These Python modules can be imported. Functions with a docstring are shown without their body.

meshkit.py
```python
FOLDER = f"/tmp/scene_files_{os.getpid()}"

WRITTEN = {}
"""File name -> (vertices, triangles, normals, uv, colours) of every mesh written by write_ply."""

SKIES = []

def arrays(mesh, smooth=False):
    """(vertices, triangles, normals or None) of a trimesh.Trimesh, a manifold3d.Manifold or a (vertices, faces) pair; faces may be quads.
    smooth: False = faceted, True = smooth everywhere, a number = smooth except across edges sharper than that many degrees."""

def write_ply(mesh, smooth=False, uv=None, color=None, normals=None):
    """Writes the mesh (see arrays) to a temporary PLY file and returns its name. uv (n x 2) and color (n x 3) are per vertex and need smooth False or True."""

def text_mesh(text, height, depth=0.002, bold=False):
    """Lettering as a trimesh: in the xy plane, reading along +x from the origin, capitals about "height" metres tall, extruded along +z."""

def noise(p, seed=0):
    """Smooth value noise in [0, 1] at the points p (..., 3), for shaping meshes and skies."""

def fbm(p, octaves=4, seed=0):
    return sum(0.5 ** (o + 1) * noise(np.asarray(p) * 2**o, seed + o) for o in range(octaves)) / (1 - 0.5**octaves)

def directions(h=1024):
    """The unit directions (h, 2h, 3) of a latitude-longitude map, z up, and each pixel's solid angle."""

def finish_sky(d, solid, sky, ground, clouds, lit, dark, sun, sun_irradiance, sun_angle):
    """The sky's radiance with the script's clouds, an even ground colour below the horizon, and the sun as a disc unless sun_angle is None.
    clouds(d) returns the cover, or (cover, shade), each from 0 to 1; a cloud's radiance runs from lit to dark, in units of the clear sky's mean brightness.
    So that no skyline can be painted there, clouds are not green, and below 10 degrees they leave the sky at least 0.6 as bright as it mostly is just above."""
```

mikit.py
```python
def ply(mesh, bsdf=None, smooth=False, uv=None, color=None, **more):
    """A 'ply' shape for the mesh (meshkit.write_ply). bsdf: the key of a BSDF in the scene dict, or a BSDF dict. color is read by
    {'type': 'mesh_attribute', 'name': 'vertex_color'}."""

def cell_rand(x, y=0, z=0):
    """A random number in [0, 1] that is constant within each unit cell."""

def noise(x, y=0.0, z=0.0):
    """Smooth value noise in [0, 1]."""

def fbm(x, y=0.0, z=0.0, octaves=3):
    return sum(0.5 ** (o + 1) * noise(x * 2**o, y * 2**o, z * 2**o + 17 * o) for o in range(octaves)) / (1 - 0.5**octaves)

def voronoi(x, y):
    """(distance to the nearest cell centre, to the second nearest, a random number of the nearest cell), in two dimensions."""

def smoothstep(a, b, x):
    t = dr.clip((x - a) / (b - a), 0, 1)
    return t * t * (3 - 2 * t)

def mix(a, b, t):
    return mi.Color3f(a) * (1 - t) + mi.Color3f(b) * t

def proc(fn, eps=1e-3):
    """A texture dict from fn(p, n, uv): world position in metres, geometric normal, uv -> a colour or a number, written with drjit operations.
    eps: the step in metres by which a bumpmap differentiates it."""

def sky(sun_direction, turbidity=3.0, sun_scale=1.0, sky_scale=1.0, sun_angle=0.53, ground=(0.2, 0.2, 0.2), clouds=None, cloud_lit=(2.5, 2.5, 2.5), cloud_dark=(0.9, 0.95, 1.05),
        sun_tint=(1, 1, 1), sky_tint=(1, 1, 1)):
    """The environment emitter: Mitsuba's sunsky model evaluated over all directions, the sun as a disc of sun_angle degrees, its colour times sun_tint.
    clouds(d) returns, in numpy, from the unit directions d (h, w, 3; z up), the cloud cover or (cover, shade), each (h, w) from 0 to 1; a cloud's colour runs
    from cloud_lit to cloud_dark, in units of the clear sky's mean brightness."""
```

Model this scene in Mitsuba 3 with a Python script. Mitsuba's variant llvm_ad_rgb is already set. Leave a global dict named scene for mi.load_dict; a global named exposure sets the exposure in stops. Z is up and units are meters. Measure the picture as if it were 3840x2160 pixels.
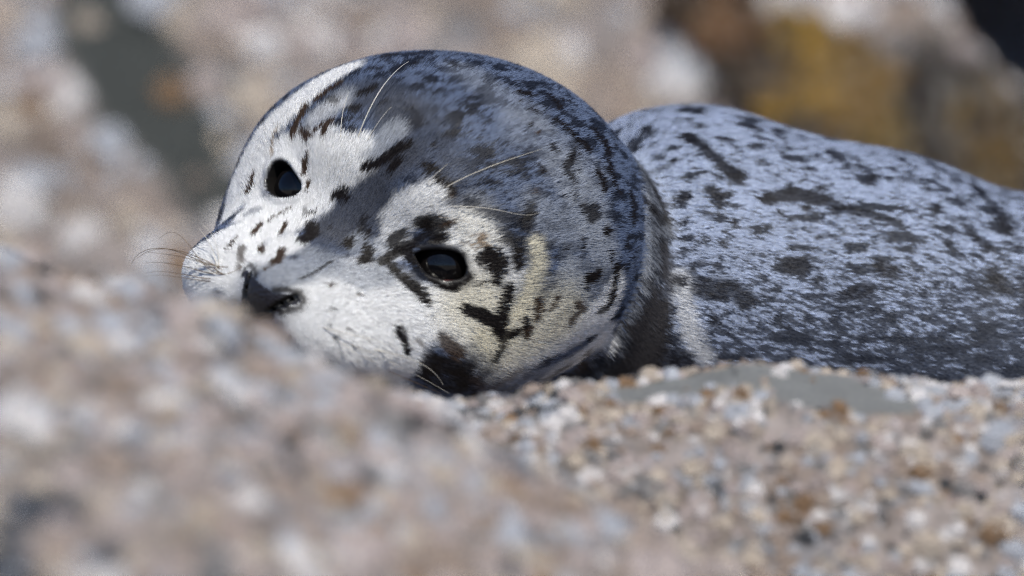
import math, numpy as np, trimesh, mitsuba as mi, drjit as dr, mikit, meshkit
from scipy.spatial import cKDTree
T = mi.ScalarTransform4f
scene, labels = {}, {}

# ------------------------------------------------------------------ camera, sky, exposure
Z0 = 0.45                                   # height of the seal's eye line above the beach
SEAL_D = 3.0
scene['camera'] = {'type': 'thinlens', 'fov': 2 * math.degrees(math.atan(0.225 / SEAL_D)), 'fov_axis': 'x', 'aperture_radius': 0.031, 'focus_distance': 3.01,
                   'near_clip': 0.1, 'far_clip': 500.0, 'to_world': T().look_at([0, -SEAL_D, Z0], [0, 0, Z0], [0, 0, 1])}
SUN = (0.12, -0.64, 0.76)
scene['sky'] = mikit.sky(SUN, turbidity=3, sky_scale=0.7, sun_angle=0.7, sun_tint=(0.87, 1.0, 1.19), sky_tint=(0.82, 1.0, 1.28))
exposure = 1.55

# ------------------------------------------------------------------ helpers
def to_m(p): return np.asarray(p, float) / 1000 + [0, 0, Z0]
def tag(key, label=None, category=None, group=None, kind=None):
    d = {}
    if label: d['label'] = label
    if category: d['category'] = category
    if group: d['group'] = group
    if kind: d['kind'] = kind
    labels[key] = d
def number(key, i): return key if i == 0 else f'{key}_{i:03d}'
def vcol(**more): return {'type': 'twosided', 'bsdf': {'type': 'principled', 'base_color': {'type': 'mesh_attribute', 'name': 'vertex_color'}, **more}}
def unit(a): return a / np.maximum(np.linalg.norm(a, axis=-1, keepdims=True), 1e-12)

# ------------------------------------------------------------------ materials
scene['rock_material'] = vcol(roughness=0.85, specular=0.1)
scene['shell_material'] = vcol(roughness=0.7, specular=0.2)
SHELL = {'chalk': (0.585, 0.558, 0.549), 'blue': (0.361, 0.375, 0.411), 'cream': (0.419, 0.358, 0.296), 'pink': (0.370, 0.313, 0.296), 'tan': (0.283, 0.225, 0.189), 'grey': (0.195, 0.187, 0.185), 'rust': (0.195, 0.123, 0.072), 'dark': (0.044, 0.046, 0.051)}
for k, c in SHELL.items():
    scene[f'shell_{k}'] = {'type': 'twosided', 'bsdf': {'type': 'principled', 'base_color': {'type': 'rgb', 'value': list(c)}, 'roughness': 0.65, 'specular': 0.25}}
scene['weed_material'] = vcol(roughness=0.35, specular=0.5)
scene['fur_material'] = vcol(roughness=0.4, specular=0.12)
scene['skin_material'] = vcol(roughness=0.6, specular=0.3)
def nose_bump(p, n, uv): return mikit.fbm(p.x * 900, p.y * 900, p.z * 900, 2)
scene['lid_material'] = vcol(roughness=0.25, specular=0.5)
scene['nose_material'] = {'type': 'twosided', 'bsdf': {'type': 'bumpmap', 'arbitrary': mikit.proc(nose_bump, 2e-4), 'scale': 0.0006,
                          'bsdf': {'type': 'principled', 'base_color': {'type': 'mesh_attribute', 'name': 'vertex_color'}, 'roughness': 0.45, 'specular': 0.5}}}
scene['eye_material'] = vcol(roughness=0.03, specular=0.45)
scene['whisker_material'] = {'type': 'twosided', 'bsdf': {'type': 'principled', 'base_color': {'type': 'rgb', 'value': [0.62, 0.58, 0.50]}, 'roughness': 0.3, 'specular': 0.6}}
scene['whisker_dark_material'] = {'type': 'twosided', 'bsdf': {'type': 'principled', 'base_color': {'type': 'rgb', 'value': [0.16, 0.11, 0.07]}, 'roughness': 0.35, 'specular': 0.5}}
def beach_colour(p, n, uv):
    f, s, r = mikit.voronoi(p.x * 30, p.y * 30)
    return mikit.mix((0.22, 0.19, 0.16), (0.40, 0.37, 0.33), r) * (0.6 + 0.4 * mikit.smoothstep(0.0, 0.25, s - f))
scene['beach_material'] = {'type': 'twosided', 'bsdf': {'type': 'principled', 'base_color': mikit.proc(beach_colour), 'roughness': 0.9}}

# ------------------------------------------------------------------ the beach (setting)
scene['beach'] = {'type': 'rectangle', 'to_world': T().scale([150, 150, 1]), 'bsdf': {'type': 'ref', 'id': 'beach_material'}}
tag('beach', 'pebbly shore under the boulders', kind='structure')

# ------------------------------------------------------------------ signed-distance tools (millimetres, seal coordinates)
def ell(p, c, r):
    q, r = p - np.asarray(c, np.float32), np.asarray(r, np.float32)
    k0, k1 = np.sqrt(((q / r) ** 2).sum(-1)), np.sqrt(((q / (r * r)) ** 2).sum(-1))
    return k0 * (k0 - 1) / np.maximum(k1, 1e-6)
def smin(a, b, k):
    h = np.maximum(k - np.abs(a - b), 0) / k
    return np.minimum(a, b) - h * h * k * 0.25
def capsule(p, a, b, ra, rb):
    a, b = np.asarray(a, np.float32), np.asarray(b, np.float32)
    ab = b - a
    t = np.clip(((p - a) @ ab) / (ab @ ab), 0, 1)
    return np.linalg.norm(p - a - t[:, None] * ab, axis=-1) - (ra + (rb - ra) * t)
def poly_distance(p, poly):
    """signed distance (negative inside) of the 2-D points p to the polygon"""
    a, b = poly, np.roll(poly, -1, 0)
    d, inside = np.full(len(p), 1e9), np.zeros(len(p), bool)
    for (x0, y0), (x1, y1) in zip(a, b):
        e = np.array([x1 - x0, y1 - y0])
        w = p - [x0, y0]
        t = np.clip(w @ e / (e @ e), 0, 1)
        d = np.minimum(d, np.linalg.norm(w - t[:, None] * e, axis=1))
        c = (y0 > p[:, 1]) != (y1 > p[:, 1])
        inside ^= c & (p[:, 0] < (x1 - x0) * (p[:, 1] - y0) / (y1 - y0 if y1 != y0 else 1e-9) + x0)
    return np.where(inside, -d, d)
def gradient(f, P, e=0.4):
    g = np.stack([f(P + np.eye(3)[a] * e) - f(P - np.eye(3)[a] * e) for a in range(3)], 1)
    return unit(g)
def surface(f, lo, hi, h, coarse=4):
    """dual mesh of f = 0 on a grid of step h, its points pulled onto the surface"""
    lo, hi = np.asarray(lo, float), np.asarray(hi, float)
    H = h * coarse
    nc = np.ceil((hi - lo) / H).astype(int) + 1
    C = f(np.stack(np.meshgrid(*[lo[i] + H * np.arange(nc[i]) for i in range(3)], indexing='ij'), -1).reshape(-1, 3)).reshape(nc)
    n = (nc - 1) * coarse + 1
    def up(a): return np.repeat(np.repeat(np.repeat(a, coarse, 0), coarse, 1), coarse, 2)[:n[0], :n[1], :n[2]]
    V, m = up(C.astype(np.float32)), up(np.abs(C) < H * 2.6)
    idx = np.argwhere(m)
    for k in range(0, len(idx), 400000):
        i = idx[k:k + 400000]
        V[i[:, 0], i[:, 1], i[:, 2]] = f(lo + h * i)
    S = V < 0
    c = sum(S[a:n[0] - 1 + a, b:n[1] - 1 + b, e:n[2] - 1 + e].astype(np.int8) for a in (0, 1) for b in (0, 1) for e in (0, 1))
    act = (c > 0) & (c < 8)
    ids, cells = -np.ones(act.shape, np.int32), np.argwhere(act)
    ids[act] = np.arange(len(cells))
    P, W = np.zeros((len(cells), 3)), np.zeros(len(cells))
    i, j, k = cells.T
    for ax in range(3):
        o = [x for x in range(3) if x != ax]
        for a in (0, 1):
            for b in (0, 1):
                off = np.zeros(3, int)
                off[o[0]], off[o[1]] = a, b
                of2 = off.copy()
                of2[ax] = 1
                v0, v1 = V[i + off[0], j + off[1], k + off[2]], V[i + of2[0], j + of2[1], k + of2[2]]
                x = (v0 < 0) != (v1 < 0)
                pt = cells + off + np.eye(3)[ax] * np.clip(v0 / np.where(v0 == v1, 1, v0 - v1), 0, 1)[:, None]
                P[x] += pt[x]
                W[x] += 1
    P, F = lo + h * P / W[:, None], []
    for ax in range(3):
        o = [(ax + 1) % 3, (ax + 2) % 3]
        s1 = [slice(1, -1)] * 3
        s1[ax] = slice(0, -1)
        s2 = list(s1)
        s2[ax] = slice(1, None)
        e = np.argwhere(S[tuple(s1)] != S[tuple(s2)])
        e[:, o[0]] += 1
        e[:, o[1]] += 1
        inside, q = S[e[:, 0], e[:, 1], e[:, 2]], []
        for a, b in ((1, 1), (0, 1), (0, 0), (1, 0)):
            w = e.copy()
            w[:, o[0]] -= a
            w[:, o[1]] -= b
            q.append(ids[w[:, 0], w[:, 1], w[:, 2]])
        q = np.stack(q, 1)
        q[~inside] = q[~inside][:, ::-1]
        F.append(q)
    F = np.concatenate(F)
    F = F[(F >= 0).all(1)]
    for _ in range(2):
        P = P - np.clip(f(P), -h, h)[:, None] * gradient(f, P) * 0.8
    return P, np.vstack([F[:, [0, 1, 2]], F[:, [0, 2, 3]]])

# ------------------------------------------------------------------ the seal's shape
HM = np.array([[-0.524, 0.779, 0.344], [-0.849, -0.449, -0.277], [-0.061, -0.437, 0.897]])   # columns: the head's forward, left and up
_u, _, _v = np.linalg.svd(HM)
HM = _u @ _v
HO = np.array([-65.7, 0.0, 28.5])           # between the eyes
def loc(p): return (p - HO) @ HM
def wor(q): return np.asarray(q, float) @ HM.T + HO
class Frame:
    """an outline lying on the head: its centre, outward axis and 2-D polygon"""
    def __init__(self, c, n, outline):
        self.c, self.n = np.array(c, float), unit(np.array(n, float))
        self.s = unit(np.cross([0, 0, 1], self.n))
        self.t = np.cross(self.n, self.s)
        self.poly = self.flat(np.array(outline, float))
        k = np.arange(len(self.poly))
    def flat(self, q): return np.stack([(q - self.c) @ self.s, (q - self.c) @ self.t], -1)
    def depth(self, q): return (q - self.c) @ self.n
    def distance(self, q): return poly_distance(self.flat(q), self.poly)
EYE_FAR = ((10.3,-39.1,2.9), (0.915,-0.278,0.294), [(6.8,-49.3,2.9),(6.1,-49.3,5.3),(6.1,-48,7.3),(6.6,-45.4,8.8),(7.6,-42.1,9.2),(9.2,-37.8,8.5),(10.9,-32.9,7.1),(12.4,-28.7,5.7),(13.5,-27.1,3.3),(14.4,-27.9,0.9),(14.7,-31.2,-1.6),(14.2,-35.7,-3.7),(12.7,-40.3,-4.3),(10.8,-44.4,-4),(9,-47.3,-2.1),(7.7,-48.8,0.4)])
EYE_NEAR = ((4,46.5,2.2), (0.844,0.454,0.286), [(9.5,35.1,2.1),(8,36.5,4.3),(6.3,39.1,6.2),(3.9,42.9,8.1),(1.4,46.8,9.3),(-0.8,50.3,9.3),(-1.8,52.9,7.5),(-2.3,55.1,4.6),(-1.9,56,1.6),(-0.4,54.9,-0.5),(2,52.3,-2.1),(4.1,49.5,-3.1),(6.1,46.2,-3.2),(8,42.8,-2.9),(8.7,39.7,-1.1),(9.1,37.4,0.5)])
NOSE_PAD = ((61.9,3.2,-27.2), (0.966,0.173,0.192), [(53.9,-17.3,-29),(53.4,-16.6,-27.2),(54.9,-13.9,-25.8),(57.7,-10.4,-25.1),(60,-7,-25.5),(61.5,-3.1,-26),(62,1,-26.4),(61.4,4.9,-27),(59.7,8.8,-26.2),(57.1,11.6,-24.4),(55.1,14.4,-24.3),(54.7,16.7,-25.8),(56.2,16.4,-28.5),(57.9,13.8,-30.7),(59.3,10.5,-34.1),(58.4,8.2,-38.7),(57,3.3,-42.5),(55.9,-2.3,-44.1),(55.6,-7.5,-43.5),(56.2,-10.8,-40.7),(56.9,-12.3,-37),(57.6,-12.4,-33.3),(56.1,-14.6,-30.7),(54.2,-17.7,-30.1)])
CARUNCLE = (-28.2,-24.7,2.2)
NOSTRILS = [([(56.9,-12.2,-26.7),(59.1,-10.1,-29.5),(58.9,-8.8,-35.5)], 1.1), ([(60.2,5.8,-36.1),(60.4,8.5,-32),(59,11.1,-28.4),(56.7,13.4,-25.9)], 1.2)]
ZONES = [
    ('K',13.1,0.9,0.55,[(-48.5,-5.5,74),(-39.6,-14.8,61.6),(-32.6,-21.8,51.1)]),
    ('K',10.5,0.9,0.75,[(-71.5,11.5,83.2),(-59.2,5.6,83),(-50.2,-5.1,74)]),
    ('K',8.7,1.15,0.95,[(-48.3,-16.9,56.4),(-60.4,-17.2,44.2),(-72.6,-15.6,32.1),(-79.5,-17.7,25.1)]),
    ('K',7.0,1.2,0.85,[(-56.9,-20.8,35.5),(-67.3,-19.7,25.1),(-74.2,-22.7,19.8)]),
    ('K',5.9,0.8,0.6,[(-84.7,-20.6,21.6),(-87.9,-29.7,14.6)]),
    ('L',10.5,1.0,0.55,[(19.6,-2.1,51.4),(31.8,1.3,35.7),(34.4,1.9,25.3),(37.1,4.7,14.8),(31.8,3,0.8)]),
    ('L',7.9,1.0,0.5,[(7.3,-15.2,35.5),(23,-7.9,21.7)]),
    ('L',10.5,1.0,0.35,[(2.1,-0.9,68.9),(19.6,3.4,60.2),(33.6,7.7,48.1)]),
    ('L',8.7,1.0,0.35,[(-24.3,22,95.8),(-15.4,14.1,89.4),(-6.7,9.3,83.1),(7.4,7,74.3)]),
    ('W',9.1,0.55,1.0,[(-121.6,-9.3,23.4)]),
    ('W',9.1,0.55,1.0,[(-123.8,23.3,34.2),(-121.5,32.9,46.7),(-117.1,33.1,56.4),(-110.8,31,66.1),(-103.7,28.5,74),(-94.8,27.5,81.5),(-84.4,32.2,90.5),(-75.7,38,96.3)]),
    ('W',10.5,0.5,1.0,[(-113.3,4,32.3),(-106.1,-2.7,31.3),(-95.6,-4.6,33.9),(-86.8,-6.1,38.3)]),
    ('W',9.1,0.4,1.0,[(-103.2,14.5,57),(-92.3,2.5,53.2),(-83.3,-5.6,56.6),(-74.5,-9.6,57.4),(-69.3,-10.6,58.2)]),
    ('W',7.0,0.8,0.85,[(-85.1,-5,44.4),(-76.3,-9.9,47.8),(-67.5,-12.3,53)]),
    ('L',5.6,0.9,0.9,[(-62.3,-11.9,58.2),(-55.4,-9.9,65.2),(-52.8,-9.5,67)]),
    ('W',4.2,0.8,1.0,[(-71,-9.3,60.9),(-66.7,-9.9,61.4)]),
    ('L',7.3,0.9,0.75,[(-89.9,8.5,69.1),(-82,9.1,76.1),(-76.8,12.4,81.5)]),
    ('W',5.2,0.7,0.8,[(-99.7,14,62.2),(-90.6,4.8,63.8),(-81.7,-3.1,65.4)]),
    ('W',9.6,0.5,1.0,[(-124.8,-16.1,18.2),(-114.3,-15.6,21.6),(-104.1,-10.7,26.9),(-95.5,-8.5,30.4)]),
    ('W',12.2,0.4,1.0,[(-140.5,-14.2,6),(-131.5,-21,9.5),(-122.7,-22.6,12.9)]),
    ('W',7.9,0.6,1.0,[(-115.7,-25.4,12.9),(-105.2,-29.5,14.6),(-98.4,-24.5,18.1)]),
    ('L',9.6,0.7,0.9,[(-101.2,-43.1,7.7),(-90.9,-43.2,4.2),(-78.9,-42.8,0.8),(-66.9,-39.6,0.8)]),
    ('W',9.6,0.6,0.8,[(-119,-29.9,4.2),(-112,-31.1,11.1)]),
    ('W',14.0,0.5,1.0,[(-87.3,-48.7,-11.3),(-73.5,-51.6,-16.4),(-58.1,-47.1,-25),(-49.7,-38.4,-30.3)]),
    ('W',13.1,0.6,0.95,[(-73.7,-44.4,-2.7),(-58.2,-42.6,-9.6),(-41.1,-31,-11.3),(-29.1,-25.2,-11.3)]),
    ('W',10.5,0.8,0.8,[(-67,-34.9,6),(-56.6,-34.5,0.8),(-44.6,-31.4,-6.1)]),
    ('W',7.3,0.7,0.9,[(-53.4,-23.4,18.1),(-51.7,-23.2,28.5),(-44.7,-26.8,35.4),(-36,-27.2,39.7)]),
    ('W',8.0,0.5,1.0,[(-29.1,-25.7,26.8),(-22.2,-24.7,25.9),(-16.1,-23.9,21.6)]),
    ('W',2.8,0.6,1.0,[(-17.8,-24,14.6),(-16.6,-23.3,6),(-15.3,-22.8,2.5)]),
    ('W',12.2,0.6,1.0,[(-29.1,-25.2,-11.3),(-15.3,-20.9,-13.1),(-3.1,-14.7,-16.6)]),
    ('W',8.7,0.8,0.7,[(-10.1,-21.3,0.8),(-6.6,-21.2,7.7),(-10.1,-22.6,14.6)]),
    ('C',4.7,1.1,0.75,[(8.2,-16.8,18.2),(9,-15.7,9.5),(5.6,-15.1,-1),(2.1,-14.3,-9.7)]),
    ('C',5.9,0.9,0.7,[(-13.5,-18.3,-21.8),(-4.9,-14.4,-20.1)]),
    ('W',10.1,0.6,1.0,[(0.4,-3.8,-32.4),(14.3,2.2,-23.7),(28.4,11.2,-16.7),(37.2,17.2,-11.5)]),
    ('W',8.0,0.6,1.0,[(16.2,26.2,-38),(28.6,34.1,-31),(39.2,35.2,-22.2)]),
    ('L',7.0,0.9,0.7,[(19.5,-6.2,-2.7),(26.6,1.3,-6.2)]),
    ('L',7.0,0.9,0.6,[(-10.1,-4.8,-41.1),(5.6,10.4,-39.5),(19.8,29.3,-36.3)]),
    ('L',1.6,0.9,0.6,[(58,43.6,45.1),(59.1,37.3,29.1),(59.1,36.1,14.9),(57.3,36.7,0.8)]),
    ('W',4.5,1.2,0.75,[(74.4,41.9,4.3),(75.8,42,-9.8),(79.2,43.9,-22.2),(84.6,46.7,-31.1)]),  # bright highlight on the flank beside the neck roll, painted into the coat
    ('W',7.2,0.7,0.95,[(7,-2.6,-26.4),(24.5,11,-21),(38.9,21.4,-13.4),(43.8,17.7,-0.2)]),
    ('L',6.6,0.9,0.85,[(22.2,-7.4,7.4),(25.5,-0.5,-4.6),(15.7,-4.6,-12.2)]),
    ('W',4.4,0.9,0.8,[(17.8,-5.7,-6.7),(9.1,-6.6,-17.6)]),
    ('W',3.3,0.8,0.9,[(-3.9,-19,-1.3),(-0.7,-19.3,7.4)]),
    ('W',5.2,0.8,0.9,[(-26.7,-24.5,-5.1),(-14.8,-22,-4)]),
    ('L',6.6,0.8,0.75,[(-88.2,-32.2,12.8),(-77.3,-35.6,8.4),(-66.5,-36.4,4.1),(-57.9,-30.9,6.3)]),
    ('L',5.5,0.9,0.7,[(-68.9,-23.9,18.2),(-58.1,-25,15)]),
    ('W',5.2,0.8,0.5,[(-51.6,-23.6,32.3),(-41.8,-27.4,36.6),(-36.4,-27.4,38.7)]),
    ('C',2.8,0.9,0.6,[(6.9,-17.3,20.4),(9.1,-16.1,12.8),(5.8,-16.2,4.1),(1.5,-15.8,-5.6),(-0.7,-15.3,-11.1)]),
    ('L',7.6,1.0,0.4,[(23.3,-4.9,38),(34.3,1.8,26),(39.8,7.6,15.1)]),
    ('W',7.7,0.6,1.0,[(-111.6,28.8,62.5),(-114.1,24.1,51.9),(-113.8,16.8,41.2)]),
    ('W',6.3,0.8,0.7,[(-103.6,25.3,71.3),(-96.5,22.6,76.5),(-91.2,24,81.8)]),
    ('W',5.9,1.0,0.5,[(-85.5,10,74.4),(-78.5,10,78.8)]),
    ('C',15.7,1.2,0.72,[(-18.7,-22.8,-6.2),(-11.8,-19.3,-14.8),(-4.9,-13,-23.6),(5.6,-8.7,-18.4),(16.1,-3.7,-13.2)]),
    ('C',10.5,1.0,0.3,[(-18.7,-24,28.5),(-15.2,-23.7,23.3)]),
    ('W',8.7,0.5,1.0,[(-142.5,-8.2,9.5),(-137.1,-12.7,13.8),(-130.1,-13,18.2),(-123.2,-11.6,21.7)]),
    ('W',7.0,0.5,1.0,[(-133.2,-21.6,6),(-126.2,-23.7,9.4),(-121,-23.3,12.9)])]
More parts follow.
